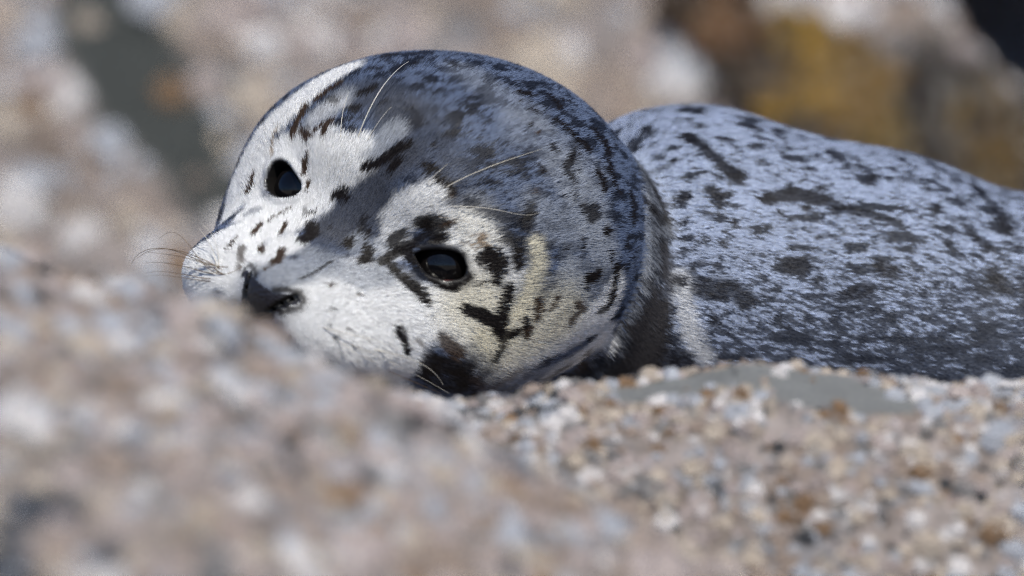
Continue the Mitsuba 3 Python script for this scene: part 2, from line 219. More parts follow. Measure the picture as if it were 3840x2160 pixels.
SPOTS = [
    ('B',1.8,0.405,1.0,[(-77,22.5,88.8),(-80.6,21.7,86.5),(-84.3,20.4,83.6),(-87.2,19.8,81.3)]),
    ('D',1.4,0.81,0.7,[(-77.3,21.1,87.8),(-80.2,20.7,86.1)]),
    ('D',2.3,0.81,0.7,[(-80.9,15.6,81.8),(-78.3,12.2,80.5)]),
    ('D',1.9,0.7200000000000001,0.8,[(-91.7,20,78.3),(-92.5,17.6,75.3)]),
    ('B',2.1,0.405,1.0,[(-92.2,20.4,78.3),(-92.9,18,75.3),(-94.9,16.3,71.6),(-96.4,14.9,68.2),(-96.9,13.2,65.3)]),
    ('B',1.7,0.405,1.0,[(-93.1,10.3,66.9),(-91.1,5.7,64.1),(-88.8,3,64.5),(-86.3,3.2,68),(-83,2.4,70.2),(-80.5,1.1,70.8)]),
    ('B',1.3,0.405,1.0,[(-82.8,1,69.2),(-83.3,-2.2,65)]),
    ('B',1.3,0.405,1.0,[(-90.5,7.5,67.3),(-90,3.4,62.9)]),
    ('T',0.7,0.7200000000000001,0.7,[(-103.8,23.2,68.8),(-105.4,21.8,64.7),(-106,18.2,58.4),(-106.8,16.2,53.5)]),
    ('B',2.1,0.405,1.0,[(-89.8,0.2,55.2),(-90.7,0.8,52.8),(-90.9,0.7,50.7)]),
    ('B',0.9,0.405,1.0,[(-89.4,-1.5,46.2),(-89.6,-1.7,44.5)]),
    ('D',1.9,0.7200000000000001,0.9,[(-64.7,27.2,95.8),(-60.5,23.7,95.3)]),
    ('D',2.5,0.81,0.9,[(-57.1,39.7,102),(-53.4,43.3,103.4)]),
    ('D',1.8,0.81,0.7,[(-58.2,34.1,100.2),(-54.8,29.7,99.2)]),
    ('D',2.3,0.63,0.95,[(-68.8,10.8,83.8),(-65.5,9.6,84.1),(-62.3,10.6,86.2)]),
    ('D',2.0,0.63,0.95,[(-72.4,4.3,77),(-68.3,3.1,77.4),(-69.9,2.3,76.2)]),
    ('D',1.6,0.81,0.7,[(-58.4,1.7,79.4),(-56.4,1.8,80.2)]),
    ('D',1.8,0.81,0.6,[(-44.8,22.8,97.3),(-41.6,28.7,100)]),
    ('D',2.3,0.81,0.8,[(-30,28.8,99.6),(-26.2,24.6,97.4)]),
    ('D',2.7,0.45,1.0,[(-65,-13.4,50.9),(-59.3,-14.8,52.5),(-54.4,-14.8,56.6),(-50.8,-14.3,59.4),(-47.9,-14.3,60.7)]),
    ('D',2.2,0.54,1.0,[(-53.9,-18.5,50),(-50.7,-17.6,54.1)]),
    ('D',2.0,0.7200000000000001,0.95,[(-40.5,-21.6,52),(-35.6,-23.1,49.5)]),
    ('D',1.4,0.7200000000000001,0.8,[(-35.7,-15.6,60.6)]),
    ('D',2.0,0.9,0.6,[(-47.3,-3.7,76.4),(-43.9,-5.9,74.3),(-41,-9,70.6)]),
    ('D',1.8,0.9,0.6,[(-45.5,-8.2,71),(-43.1,-9.7,69.3)]),
    ('D',1.8,0.9,0.7,[(-31.2,-12.9,64.8),(-27.1,-11.8,66)]),
    ('B',1.6,0.405,1.0,[(-114,21.3,47.8),(-115.2,20.6,44.3),(-116.4,19.7,41)]),
    ('B',1.0,0.405,1.0,[(-89.2,-1.9,45.2),(-90.2,-2.1,42.3),(-92.2,-1.8,40.3)]),
    ('G',2.0,0.7200000000000001,0.8,[(-116.7,5.2,31.3),(-114.2,6.2,33),(-111.3,4.2,33.4)]),
    ('B',0.8,0.405,1.0,[(-97.1,-3.9,33.9),(-100.8,-3.8,32.5),(-104.8,-5.4,30),(-107.2,-7.9,27.9)]),
    ('B',1.5,0.405,1.0,[(-110,-8.1,27.1),(-112.3,-12.3,24.2),(-113.2,-14.3,22.8)]),
    ('B',0.8,0.405,1.0,[(-120,-13.7,21.3),(-122.3,-16.8,18.5),(-124.3,-19,16)]),
    ('B',1.1,0.405,1.0,[(-99.3,-11.2,27.5),(-100.8,-15.6,24.2),(-101.7,-17.6,22.7)]),
    ('B',1.5,0.405,1.0,[(-109.5,-23.2,17.2),(-109.1,-26.2,15.2)]),
    ('B',1.7,0.54,0.8,[(-117.1,-20.9,16.8),(-118,-23.5,14),(-117.7,-25.7,11.5)]),
    ('B',1.1,0.54,0.7,[(-118.9,-26.4,9.9),(-118.6,-28.3,7.5)]),
    ('D',3.2,0.405,1.0,[(-88.2,-15.5,25.8),(-88.4,-19.2,22.5),(-91.2,-22.1,20.3)]),
    ('D',2.6,0.63,1.0,[(-74.8,-11.6,40.5),(-74.2,-12.7,38.1),(-78.1,-10.5,38.9)]),
    ('D',1.2,0.7200000000000001,1.0,[(-89.1,-9.8,31.4),(-86.7,-10,32.4)]),
    ('D',1.2,0.81,0.6,[(-91.3,-7.3,33.2),(-90.4,-9.5,31.2)]),
    ('D',2.6,0.405,1.0,[(-72.3,-22.8,19.7),(-72.9,-24.8,17.6)]),
    ('D',2.6,0.405,1.0,[(-64.7,-24.6,16.8),(-64.3,-27.8,12.7),(-66.7,-29.3,11.7)]),
    ('B',2.1,0.405,1.0,[(-100.8,-27.8,16),(-101.3,-35.5,12.7),(-103.6,-38.4,11.1)]),
    ('B',0.8,0.405,1.0,[(-101.2,-39.4,10.7),(-104.8,-40.9,9.2),(-107.6,-41.5,7.6)]),
    ('D',0.7,0.54,0.9,[(-79.9,-33.2,11.1),(-85.5,-38.1,7.4),(-89.4,-41.9,5),(-92.6,-44.1,3.8)]),
    ('B',0.9,0.405,1.0,[(-80.1,-42.2,1.8),(-79.9,-43,0.6)]),
    ('D',1.9,0.63,0.8,[(-66.1,-18.5,29),(-66.9,-20,24.6)]),
    ('D',1.0,0.63,1.0,[(-63.6,-20.6,24.1),(-64.4,-22,20.9)]),
    ('B',0.7,0.405,1.0,[(-95.7,-35.2,12.3)]),
    ('D',1.4,0.9,0.6,[(-80.8,-17.2,25.4)]),
    ('D',2.7,0.45,0.93,[(-42.7,-25.8,27.8),(-39,-26.6,29.2),(-34.9,-26.5,28.2),(-31.7,-26,26.9)]),
    ('B',1.2,0.45,0.93,[(-31.7,-26,26.9),(-27.6,-25.6,27.8)]),
    ('D',3.6,0.45,0.93,[(-39,-26,26.5),(-36.6,-25.4,23.3),(-33.7,-25.3,22.1)]),
    ('D',2.5,0.45,0.93,[(-31.3,-25.1,21.3),(-34.9,-25,20.5)]),
    ('D',2.3,0.45,0.93,[(-48.8,-23.5,23.3),(-52.9,-22.7,21.7),(-54.5,-23.3,18.4),(-52.8,-24.1,16)]),
    ('D',2.3,0.45,0.93,[(-50.4,-23.7,17.2),(-45.9,-23.9,18),(-41.4,-24.6,21.3)]),
    ('D',2.3,0.45,0.93,[(-48,-24,16),(-51.2,-24.3,15.2),(-55.2,-25.6,13.1),(-58.8,-27.9,10.7)]),
    ('D',2.4,0.45,0.93,[(-55.2,-26.5,11.5),(-52.8,-27.7,8.3)]),
    ('D',2.4,0.45,0.93,[(-52.8,-28.4,7),(-48.7,-28.9,3.4),(-44.6,-28.2,1.4),(-41.4,-27.9,-1.1)]),
    ('D',1.2,0.7200000000000001,1.0,[(-48.4,-23.9,16.8),(-43.1,-24.2,17.4),(-37,-24.7,18),(-30.9,-24.9,18.4),(-26,-24.7,17.6),(-21.1,-24.4,15.2),(-18.9,-24,11.5),(-18.2,-23.7,7.5)]),
    ('D',2.2,0.54,1.0,[(-47.1,-24.5,14),(-43.1,-24.8,11.5),(-39.8,-25.2,7.9),(-36.6,-25.4,4.2),(-32.5,-25.2,1.4),(-27.6,-24.7,0.2),(-22.8,-24.1,2.6),(-19.1,-23.7,5.4)]),
    ('D',2.0,0.7200000000000001,1.0,[(-47.9,-24.4,14.4),(-44.7,-24.2,15.2)]),
    ('B',0.9,0.7200000000000001,0.7,[(-23.6,-24.6,19.8),(-21.1,-24.4,19)]),
    ('T',2.3,0.7200000000000001,0.9,[(-16.3,-23.9,21.3),(-15.5,-23.8,18.8),(-14.2,-23.5,17.2)]),
    ('D',4.2,0.405,1.0,[(-13,-23.2,13.6),(-10.6,-22.5,11.1),(-8.2,-21.8,9.1)]),
    ('D',2.4,0.405,1.0,[(-9.4,-22.5,15.2),(-7.7,-21.9,11.9)]),
    ('D',2.5,0.405,1.0,[(-9.4,-21.8,6.7),(-9.8,-21.5,3)]),
    ('D',0.9,0.63,1.0,[(-17.1,-23.1,1),(-14.7,-22.7,3)]),
    ('D',2.5,0.7200000000000001,0.85,[(-5.3,-21.7,19.7),(-2.5,-20.9,18)]),
    ('D',2.7,0.54,1.0,[(-0.8,-20.2,15.2),(0,-19.5,10.3)]),
    ('D',2.3,0.81,0.8,[(2.4,-18.6,28.2),(4.9,-17.9,25.8),(6.5,-16.6,30.7)]),
    ('D',1.8,0.9,0.7,[(-4.5,-21.4,22.5),(0,-20.1,21.3)]),
    ('D',2.1,0.63,1.0,[(-34.9,-24.9,46.2),(-31.7,-24.9,44.8),(-29.7,-25.3,42.4),(-28,-25.4,40.3)]),
    ('D',1.8,0.7200000000000001,0.95,[(-39.4,-24.1,48.1),(-37.4,-22.1,51.4)]),
    ('B',0.7,0.7200000000000001,1.0,[(-37.8,-27.6,34.2)]),
    ('B',0.6,0.81,0.7,[(-39.4,-27.6,38.3)]),
    ('B',0.6,0.81,0.6,[(-35.7,-27.1,40.3)]),
    ('B',1.8,0.81,0.6,[(-30.5,-26,40.7),(-29.7,-26.2,38.7)]),
    ('D',2.6,0.405,1.0,[(-47.9,-29.1,2.4),(-44.6,-28.6,0.4),(-41.4,-28.4,-2.9),(-39,-28.3,-6.1)]),
    ('B',0.7,0.405,1.0,[(-69,-43.3,-2.9),(-66.6,-42.1,-2.5)]),
    ('D',0.6,0.405,1.0,[(-80.6,-49.2,-9.7),(-78,-48.6,-8.5)]),
    ('D',0.6,0.63,1.0,[(-80.1,-51.2,-14.9)]),
    ('D',0.9,0.63,1.0,[(-71.3,-51.5,-17.1)]),
    ('D',1.0,0.63,1.0,[(-77.5,-52.4,-20.5)]),
    ('D',1.1,0.63,1.0,[(-69,-51.7,-25)]),
    ('D',0.6,0.63,1.0,[(-75.7,-52,-26.2)]),
    ('B',0.8,0.81,0.6,[(-62.8,-49.7,-22.2)]),
    ('B',0.7,0.81,0.6,[(-62.3,-47.9,-30.5)]),
    ('D',2.2,0.405,1.0,[(-50.9,-40.7,-17.4),(-49.3,-39.9,-20.2),(-47.7,-38.4,-23.9),(-46.9,-37.1,-26.7)]),
    ('D',1.1,0.7200000000000001,0.8,[(-48.9,-38.8,-16.6),(-47.7,-38.1,-18.2)]),
    ('D',4.3,0.63,0.93,[(-39,-27.5,-31.7),(-34.1,-24.5,-31.7),(-27.7,-20.3,-33.8),(-22.8,-16.9,-35.9)]),
    ('B',3.4,0.81,0.9,[(-32.5,-26.4,-21.6),(-29.7,-24.6,-24.4),(-26,-22,-27.7)]),
    ('D',4.5,0.7200000000000001,0.85,[(-38.2,-24,-36.2),(-33,-18,-40.3),(-24.9,-13.2,-42)]),
    ('B',2.7,0.81,0.6,[(-18.8,-12.2,-39.6),(-14.7,-5.4,-43.8)]),
    ('D',2.7,0.81,0.6,[(-23.7,-13.1,-41.6),(-18.8,-5.1,-46.2)]),
    ('B',1.2,0.81,0.6,[(-42.9,-33.9,-21.5),(-40.9,-31.8,-24.3)]),
    ('D',2.9,0.405,1.0,[(-22.4,-23.5,-9),(-18.7,-22.4,-10.2),(-14.7,-21,-11.4),(-12.2,-19.8,-13.5)]),
    ('D',2.9,0.405,1.0,[(-4.1,-19.3,0),(-4.5,-18.6,-4.5)]),
    ('D',3.0,0.405,1.0,[(-6.5,-18.6,-8.2),(-5.7,-17.4,-11.8),(-7.4,-17.3,-15.1)]),
    ('D',2.8,0.54,1.0,[(-8.6,-18.3,-13.5),(-9.4,-17.6,-17.5),(-7.4,-16.1,-19.2)]),
    ('D',2.1,0.54,0.92,[(-4.1,-14,-20),(-6.5,-14.2,-23.3),(-7.4,-12.8,-27.4),(-9.8,-12.7,-30.6)]),
    ('D',1.8,0.54,1.0,[(-0.4,-12.5,-18.4),(-2.9,-13.2,-20.4)]),
    ('D',1.8,0.54,1.0,[(2.8,-12.6,-13.5),(3.2,-10.6,-17.6),(4.1,-8.9,-20)]),
    ('B',2.0,0.63,0.9,[(8.9,-11.8,-6.2),(8.5,-10.5,-10.2)]),
    ('B',1.5,0.7200000000000001,0.8,[(17.1,-7.2,-4.5)]),
    ('D',2.2,0.54,1.0,[(-10.6,-22,5.2),(-9,-21.3,2.8)]),
    ('B',2.3,0.9,0.55,[(1.6,0.4,-35.7),(-4.5,-1.3,-39.7),(-10.7,-2.5,-43.4)]),
    ('B',1.8,0.9,0.5,[(12,26.6,-41.4),(16.1,30.4,-39.3)]),
    ('D',2.4,0.54,1.0,[(0.1,-20,15.7),(0.6,-19.4,10.9),(-0.4,-19.4,8.5)]),
    ('B',2.1,0.63,1.0,[(8.8,-11.9,-6),(9.3,-10.2,-9.9),(8.3,-9.3,-13.3)]),
    ('B',1.4,0.63,0.9,[(17.5,-7.1,-4.1),(14.6,-6.8,-9.4)]),
    ('D',1.5,0.54,1.0,[(3,-12.2,-14.3),(4,-9.9,-18.1)]),
    ('D',1.9,0.63,1.0,[(-0.4,-12.4,-18.6)]),
    ('B',1.7,0.63,1.0,[(5.9,-8.8,-17.7),(4,-8.4,-21)]),
    ('D',2.7,0.54,1.0,[(35.6,5,6.1),(33.6,3.7,3.7),(31.2,1.3,3.7)]),
    ('D',1.7,0.63,1.0,[(30.7,2.3,-0.2)]),
    ('D',2.7,0.45,1.0,[(44.5,14.7,8.5),(43.5,15.7,2.7),(42.6,17.8,-3.2),(41.6,19.4,-7.1)]),
    ('D',2.3,0.7200000000000001,0.85,[(36.7,15.5,-10.5),(40.1,18.9,-9)]),
    ('B',1.9,0.7200000000000001,0.9,[(26.3,1.5,-7),(28.8,5.5,-9.5),(24.9,4,-12.9),(23.4,5.2,-16.3)]),
    ('D',1.3,0.63,1.0,[(28.7,-3.5,21.1),(29.2,-3,16.7)]),
    ('D',2.0,0.54,1.0,[(40,7.5,25.1),(39.5,6.9,23.6)]),
    ('D',1.0,0.7200000000000001,1.0,[(21.9,-8.7,16.7)]),
    ('D',1.1,0.7200000000000001,1.0,[(16.5,-12,12.8)]),
    ('D',0.9,0.81,0.8,[(49.4,19.1,24.2),(48.9,18.6,18.3)]),
    ('D',1.2,0.7200000000000001,1.0,[(42,9.9,15.8),(41.5,10.1,11.5)]),
    ('D',1.0,0.7200000000000001,0.8,[(54.5,28,17.4)]),
    ('D',1.0,0.7200000000000001,0.8,[(12.2,-12.2,0.7)]),
    ('B',1.5,0.81,0.8,[(32,33.8,-28.2),(31.6,44.6,-32.8),(29.2,47.3,-36.2)]),
    ('B',2.2,0.9,0.6,[(17.2,28.6,-38),(23.2,33.9,-35.1)]),
    ('R',2.7,0.81,0.75,[(66,42.2,21.4),(68,42.3,14.5),(67.5,41.6,6.7)]),
    ('R',5.2,0.45,1.0,[(61.6,40.7,-6.1),(59.1,41.4,-12),(54.2,41.1,-17)]),
    ('R',3.8,0.54,1.0,[(66.5,42.5,-8.1),(65.6,44.2,-17)]),
    ('R',6.7,0.45,1.0,[(58.7,45.3,-21.9),(51.9,49.2,-31.8),(47,51.4,-36.8)]),
    ('R',5.5,0.45,1.0,[(63.2,45.8,-21.9),(61.8,50.5,-34.3)]),
    ('R',2.7,0.81,0.6,[(59.6,37.4,3.7),(64,40.6,-0.2)]),
    ('D',1.8,0.45,1.0,[(17.5,13.2,73.3),(21.2,14.1,71.3),(24,13.7,68.5),(26.1,12.9,65.6),(29.7,14.2,63.2),(32.2,14.3,60.4)]),
    ('D',1.9,0.54,1.0,[(34.3,26.5,70),(36.8,24.7,65.9),(40,25.2,62.2),(40.8,23.4,59.3)]),
    ('D',2.8,0.45,1.0,[(39.6,27,64.3),(40.8,24.2,60.2)]),
    ('D',2.2,0.54,1.0,[(40.8,20.5,56),(41.6,18.5,51.9)]),
    ('D',2.4,0.45,1.0,[(35.8,11.2,50.6),(38.2,11.8,46.9),(39,10.8,42.9)]),
    ('D',1.5,0.54,1.0,[(42.4,17.5,48.6),(44.8,17.8,43.4),(46,18.6,41.7)]),
    ('D',2.1,0.7200000000000001,0.9,[(26,8.2,59.8),(21.5,-0.4,52),(22.7,-0.9,49.2),(25.1,-0.2,46.7)]),
    ('D',1.6,0.7200000000000001,1.0,[(23.6,3.9,56.5)]),
    ('D',1.3,0.7200000000000001,1.0,[(26.8,3.1,50.8)]),
    ('D',1.5,0.54,1.0,[(14.8,26.7,85.1),(17.6,24.7,82.2),(19.2,21.3,78.8)]),
    ('D',1.0,0.63,1.0,[(20.5,29.3,83.1),(24.6,32.4,82),(27.9,33.2,80)]),
    ('D',1.9,0.63,1.0,[(5.8,19.5,85.3),(1.7,17.2,85.6)]),
    ('D',1.4,0.7200000000000001,1.0,[(6.6,10.6,78.1),(10.2,10.3,75.7)]),
    ('D',1.2,0.7200000000000001,1.0,[(2.1,11.8,81.4)]),
    ('D',1.6,0.63,1.0,[(35.8,49,78.7)]),
    ('D',1.2,0.63,1.0,[(42.6,36.2,66.9),(45.5,35.9,62.8)]),
    ('D',1.8,0.7200000000000001,0.9,[(15.9,1.8,61.7),(17.1,0.9,59.3)]),
    ('D',1.2,0.63,1.0,[(9.8,-7.5,52.7),(11.8,-7.6,50.3)]),
    ('D',1.4,0.63,1.0,[(5.9,2.7,70.7)]),
    ('B',1.0,0.7200000000000001,1.0,[(9.4,1.6,67)]),
    ('B',1.6,0.81,0.7,[(8.1,-13.2,41.3)]),
    ('D',1.2,0.63,1.0,[(20.5,-6.5,39.4)]),
    ('D',1.1,0.7200000000000001,0.8,[(25.5,-1.9,41.9),(25.9,-3,37.8)]),
    ('D',3.5,0.54,0.9,[(30,-0.6,34.2),(32.4,0.9,31.4),(34.9,3.5,33)]),
    ('D',1.9,0.54,1.0,[(51.1,26,41.4),(52.7,25.8,34.1),(52.2,23.8,28.4)]),
    ('D',2.8,0.7200000000000001,0.85,[(5.7,-16.1,34.8),(4.1,-17.5,31.2)]),
    ('D',1.9,0.7200000000000001,0.85,[(59.3,53.9,50.9),(63.4,52.9,44.3),(66.7,50.3,37.7),(68.2,46.9,30.2)]),
    ('D',2.4,0.7200000000000001,0.85,[(58.3,40.1,39.2),(63.3,44.2,35.5),(65.3,44.3,30.2)]),
    ('D',1.6,0.81,0.7,[(62,102.4,78.9)]),
    ('D',2.7,0.81,0.8,[(77,102.9,81.4)]),
    ('D',1.8,0.81,0.8,[(59.1,86.5,71.4),(61.6,82.3,69.6)]),
    ('D',2.4,0.63,1.0,[(76.4,76.9,68.7),(80.4,73.4,66.1)]),
    ('D',1.3,0.9,0.6,[(62.8,62.2,52.2),(67.8,63.1,54.3),(72,65.3,57.7)]),
    ('F',4.2,0.45,0.95,[(79,101.5,81.1),(82.6,98.1,80.1)]),
    ('F',2.4,0.45,0.95,[(101.6,90.4,74.4),(109.9,91.5,72.6)]),
    ('F',2.4,0.45,0.95,[(110.1,83.8,68.3)]),
    ('F',2.9,0.45,0.95,[(83.1,83.6,73.3)]),
    ('F',3.5,0.45,0.95,[(78.3,75.4,67.6),(84.6,69.8,63),(89.9,65.6,58.3),(95.3,62.4,53.7),(100.7,61.5,51)]),
    ('F',2.9,0.45,0.95,[(97,59.9,50),(100.6,59.4,48.2)]),
    ('F',3.5,0.45,0.95,[(87.8,54.2,43.6),(91.3,51.5,38.1)]),
    ('F',2.2,0.45,0.95,[(95,54,41.8)]),
    ('F',3.9,0.45,0.95,[(113.3,57.9,40.9),(120.6,60.8,41.9),(128,62.7,41.9),(137.1,63.3,40.1)]),
    ('F',2.4,0.45,0.95,[(131.5,59.6,36.4)]),
    ('F',1.8,0.45,0.95,[(118.6,55.7,34.6)]),
    ('F',3.5,0.45,0.95,[(142.9,91.2,61.6),(146.4,87.2,58.7)]),
    ('F',2.2,0.45,0.95,[(133.1,75.6,54)]),
    ('F',1.3,0.45,0.95,[(112.8,69.4,55.7)]),
    ('F',1.3,0.45,0.95,[(93,76.4,67.7),(98.4,76.7,66.7)]),
    ('F',2.0,0.45,0.95,[(154.7,88.5,57.8)]),
    ('F',2.2,0.45,0.95,[(170.2,86.9,54.1)]),
    ('F',2.0,0.45,0.95,[(178.4,86.9,52.3)]),
    ('F',2.4,0.45,0.95,[(159.5,74.5,47.5),(162.4,78.8,50.4)]),
    ('F',4.6,0.45,0.95,[(122.8,47.4,10.1),(128.2,47.7,9.2)]),
    ('F',2.4,0.45,0.95,[(98.4,48.6,29.1)]),
    ('F',2.2,0.45,0.95,[(92.9,44.8,20)]),
    ('F',2.9,0.45,0.95,[(73.9,41.9,3.7)]),
    ('F',1.8,0.45,0.95,[(106.6,75,63.1)]),
    ('F',2.2,0.45,0.95,[(71.7,65.1,57.4)]),
    ('F',2.0,0.45,0.95,[(137.3,68,45.6)]),
    ('F',2.2,0.45,0.95,[(120.2,95.8,70.8)]),
    ('F',1.8,0.45,0.95,[(74.9,47.2,29)]),
    ('F',3.1,0.45,0.95,[(76,53.1,41.8),(74.1,51.3,38.1)]),
    ('F',2.5,0.7200000000000001,0.85,[(140.7,62.5,38.3),(151.5,61.2,34.6),(164.2,60.9,31.9),(171.4,60.3,29.2)]),
    ('F',4.7,0.7200000000000001,0.85,[(83.8,41.4,0.1),(94.6,42.2,0.1),(103.7,43.4,-5.3)]),
    ('F',2.2,0.7200000000000001,0.85,[(74.8,43.5,16.4)]),
    ('F',3.7,0.7200000000000001,0.85,[(161.8,49.7,10.1),(169,49.7,7.4)]),
    ('F',3.3,0.7200000000000001,0.85,[(158,47,0.1),(146.3,46.1,-3.5)]),
    ('F',2.9,0.7200000000000001,0.85,[(89.2,42.6,-14.3)]),
    ('F',3.3,0.7200000000000001,0.85,[(208.6,100.4,47),(217,88.1,36.8),(221.6,76.5,25.7)]),
    ('F',2.9,0.7200000000000001,0.85,[(202.9,69.8,27.4),(206.5,68.6,23.8)]),
    ('F',3.9,0.7200000000000001,0.85,[(213.2,60.3,5.6),(220.4,59.2,0.1)]),
    ('F',2.9,0.7200000000000001,0.85,[(188.5,71.3,36.6)]),
    ('F',2.3,0.7200000000000001,0.85,[(193.3,61.3,21)]),
    ('F',2.9,0.7200000000000001,0.85,[(211.8,67,18.3)]),
    ('F',4.9,0.7200000000000001,0.85,[(71.3,46.9,-29.7),(76.7,47.7,-33.3)]),
    ('D',0.8,0.8,0.9,[(-106.1,16.7,55.4),(-104.6,15.9,57),(-102.5,14.2,57.5),(-100.3,11.7,56.7),(-98.5,9.1,54.7),(-96.4,6,51.4),(-94.4,3.2,48)]),
    ('B',0.5,0.8,0.8,[(-107.7,16.4,51.9),(-108.4,15.6,48.8),(-108.6,14.4,46),(-107.5,11.5,42.9),(-105.3,7.9,40.7),(-102.2,4.4,39.3)]),
    ('D',1.3,0.9,0.9,[(-103.1,-47,-0.8),(-97.5,-47.2,-1),(-91.7,-46.4,-2.2),(-89.8,-46.8,-5.3),(-92.2,-47.2,-8.6),(-96.1,-46.8,-9.3),(-100.3,-45.5,-10.6)]),
    ('D',1.1,0.9,0.85,[(-117.4,-30.9,5.6),(-116.3,-29.7,8.4),(-114.3,-30.4,9.8),(-112.1,-36.3,8.4),(-110.8,-40.9,5.6)]),
    ('R',2.8,0.81,0.8,[(67.5,42.5,17.5),(68.5,41.9,5.2),(67.5,42.5,-7.1)]),
    ('R',3.2,0.81,0.7,[(63.1,40.5,-2.2),(61.6,40.9,-7.1)])]
WHISKERS = [
    ('pale', 0.17, [(-68.5,-7.8,63.2),(-63.3,-6.7,76.6),(-56.4,-0.8,89),(-50.4,6.9,96.2),(-45.7,15.6,100)]),
    ('pale', 0.12, [(-75.1,-5.8,64.2),(-74.7,-4.1,74.1),(-73.4,0.8,81.2),(-71.8,7.1,86.6)]),
    ('pale', 0.09, [(-63.8,-8.3,63.5),(-58.8,-10.9,72.1),(-52.8,-7,79.6)]),
    ('pale', 0.1, [(-38.1,-25.1,44.1),(-33.4,-29.6,49.2),(-27.9,-26.4,54.1)]),
    ('pale', 0.12, [(-31.2,-24.7,42.4),(-17,-25.9,49.8),(-1.4,-22.6,55.9),(13.4,-11.3,61)]),
    ('pale', 0.09, [(-32.6,-26.1,35.2),(-18.7,-26.7,35.4),(-4.8,-26.1,33.7),(5.5,-23.7,31.8),(12,-19.9,33.1)]),
    ('dark', 0.06, [(-34.3,-26,31.1),(-25.6,-28.8,30.2),(-15.2,-27.3,27.3)]),
    ('dark', 0.14, [(-117.3,-27.7,9.4),(-136.6,-23.7,12.9),(-147.2,-19.7,24.2),(-154.3,-15.7,21.6)]),
    ('dark', 0.16, [(-123.5,-25,9.1),(-136.7,-21.5,12.1),(-150.7,-18,17.1),(-161.3,-14.5,16.1),(-166.7,-11,10.4)]),
    ('dark', 0.15, [(-126.1,-24.7,7.7),(-140.2,-20.7,14.7),(-156,-16.7,16.8),(-164,-12.7,13)]),
    ('dark', 0.13, [(-126.1,-25.5,6),(-138.4,-20.8,12.1),(-150.8,-16.1,14.7),(-159.4,-11.5,15.7)]),
    ('dark', 0.12, [(-129.6,-23.7,6),(-142,-18.4,9.1),(-151,-13.1,10.9),(-160.8,-7.7,10.9)]),
    ('dark', 0.12, [(-131.4,-23.4,3.9),(-143.8,-18,6),(-152.7,-12.7,7.2),(-160.8,-7.4,6.4)]),
    ('dark', 0.1, [(-131.4,-23.6,2.9),(-145.5,-18.9,4.8),(-154.4,-14.3,5.6),(-161.6,-9.6,4.8)]),
    ('pale', 0.14, [(-128.7,-24.2,6),(-130.6,-20.9,16.4),(-133.4,-17.5,21.6),(-137,-14.2,26)]),
    ('pale', 0.1, [(-128.2,-23.7,7.7),(-130.2,-19.7,21.6),(-136.1,-15.7,28.6)]),
    ('pale', 0.13, [(-83.8,-49.9,-16.4),(-71.7,-55.7,-19.5),(-56.3,-51.8,-23.3),(-47.9,-43.7,-26.8)]),
    ('pale', 0.15, [(-63.2,-48.7,-25.9),(-47.9,-43.2,-29.4),(-39.3,-36.7,-32.9),(-30,-24.3,-42.2)]),
    ('pale', 0.1, [(-75.2,-51.5,-21.5),(-56.4,-49.3,-30.2),(-39.4,-29.8,-39),(-27.4,-17.2,-46.1)]),
    ('pale', 0.09, [(-76.9,-51.4,-20.7),(-66.5,-57,-28.4),(-56.3,-50.3,-32.7)]),
    ('dark', 0.09, [(-56.5,-40.3,-34.6),(-42.9,-28.4,-40.8),(-30.9,-18.4,-46.1)])]
EYES = [(Frame(*EYE_FAR), 12.5), (Frame(*EYE_NEAR), 12.5)]
NOSE = Frame(*NOSE_PAD)
def head_sdf(q):
    d = ell(q, (-64, -2, -1), (74, 80, 71))
    d = smin(d, ell(q, (-84, 17, 0), (62, 73, 69)), 20)
    d = smin(d, ell(q, (-46, 0, -8), (48, 73, 52)), 34)
    d = smin(d, ell(q, (-40, -37, -4), (42, 44, 42)), 18)
    for s in (-1, 1):
        d = smin(d, ell(q, (-29, s * 36, -40), (46, 36, 31)), 30)
    d = smin(d, ell(q, (4, 0, -30), (47, 32, 23)), 26)
    d = smin(d, ell(q, (20, 0, -48), (28, 26, 16)), 14)
    for s in (-1, 1):
        d = smin(d, ell(q, (29, s * (29.5 - s * 1.5), -40.5 + s * 2), (26, 25, 18.5)), 26)
        d = smin(d, ell(q, (-6, s * 22, 22), (14, 12, 10)), 16)
    return smin(d, ell(q, (50, 0, -29), (12, 13, 11)), 10)
def face_sdf(q):
    d = head_sdf(q)
    for fr, R in EYES:
        near = np.nonzero(((q - fr.c) ** 2).sum(1) < 19 ** 2)[0]
        if len(near):
            e = fr.distance(q[near])
            lid = d[near] - 1.1 * np.exp(-((e - 1.6) / 2.0) ** 2)
            d[near] = -smin(-lid, np.maximum(e, -fr.depth(q[near]) - 9), 0.9)
    for line, r in NOSTRILS:
        m = np.nonzero(((q - NOSE.c) ** 2).sum(1) < 26 ** 2)[0]
        if len(m):
            s = np.full(len(m), 1e9)
            for a, b in zip(line[:-1], line[1:]):
                a, b = np.array(a), np.array(b)
                s = np.minimum(s, capsule(q[m], a, b, r, r))
                s = np.minimum(s, capsule(q[m], (a + b) / 2, (a + b) / 2 - NOSE.n * 5, r * 0.9, r * 0.7))
            d[m] = -smin(-d[m], s, 0.6)
    return d
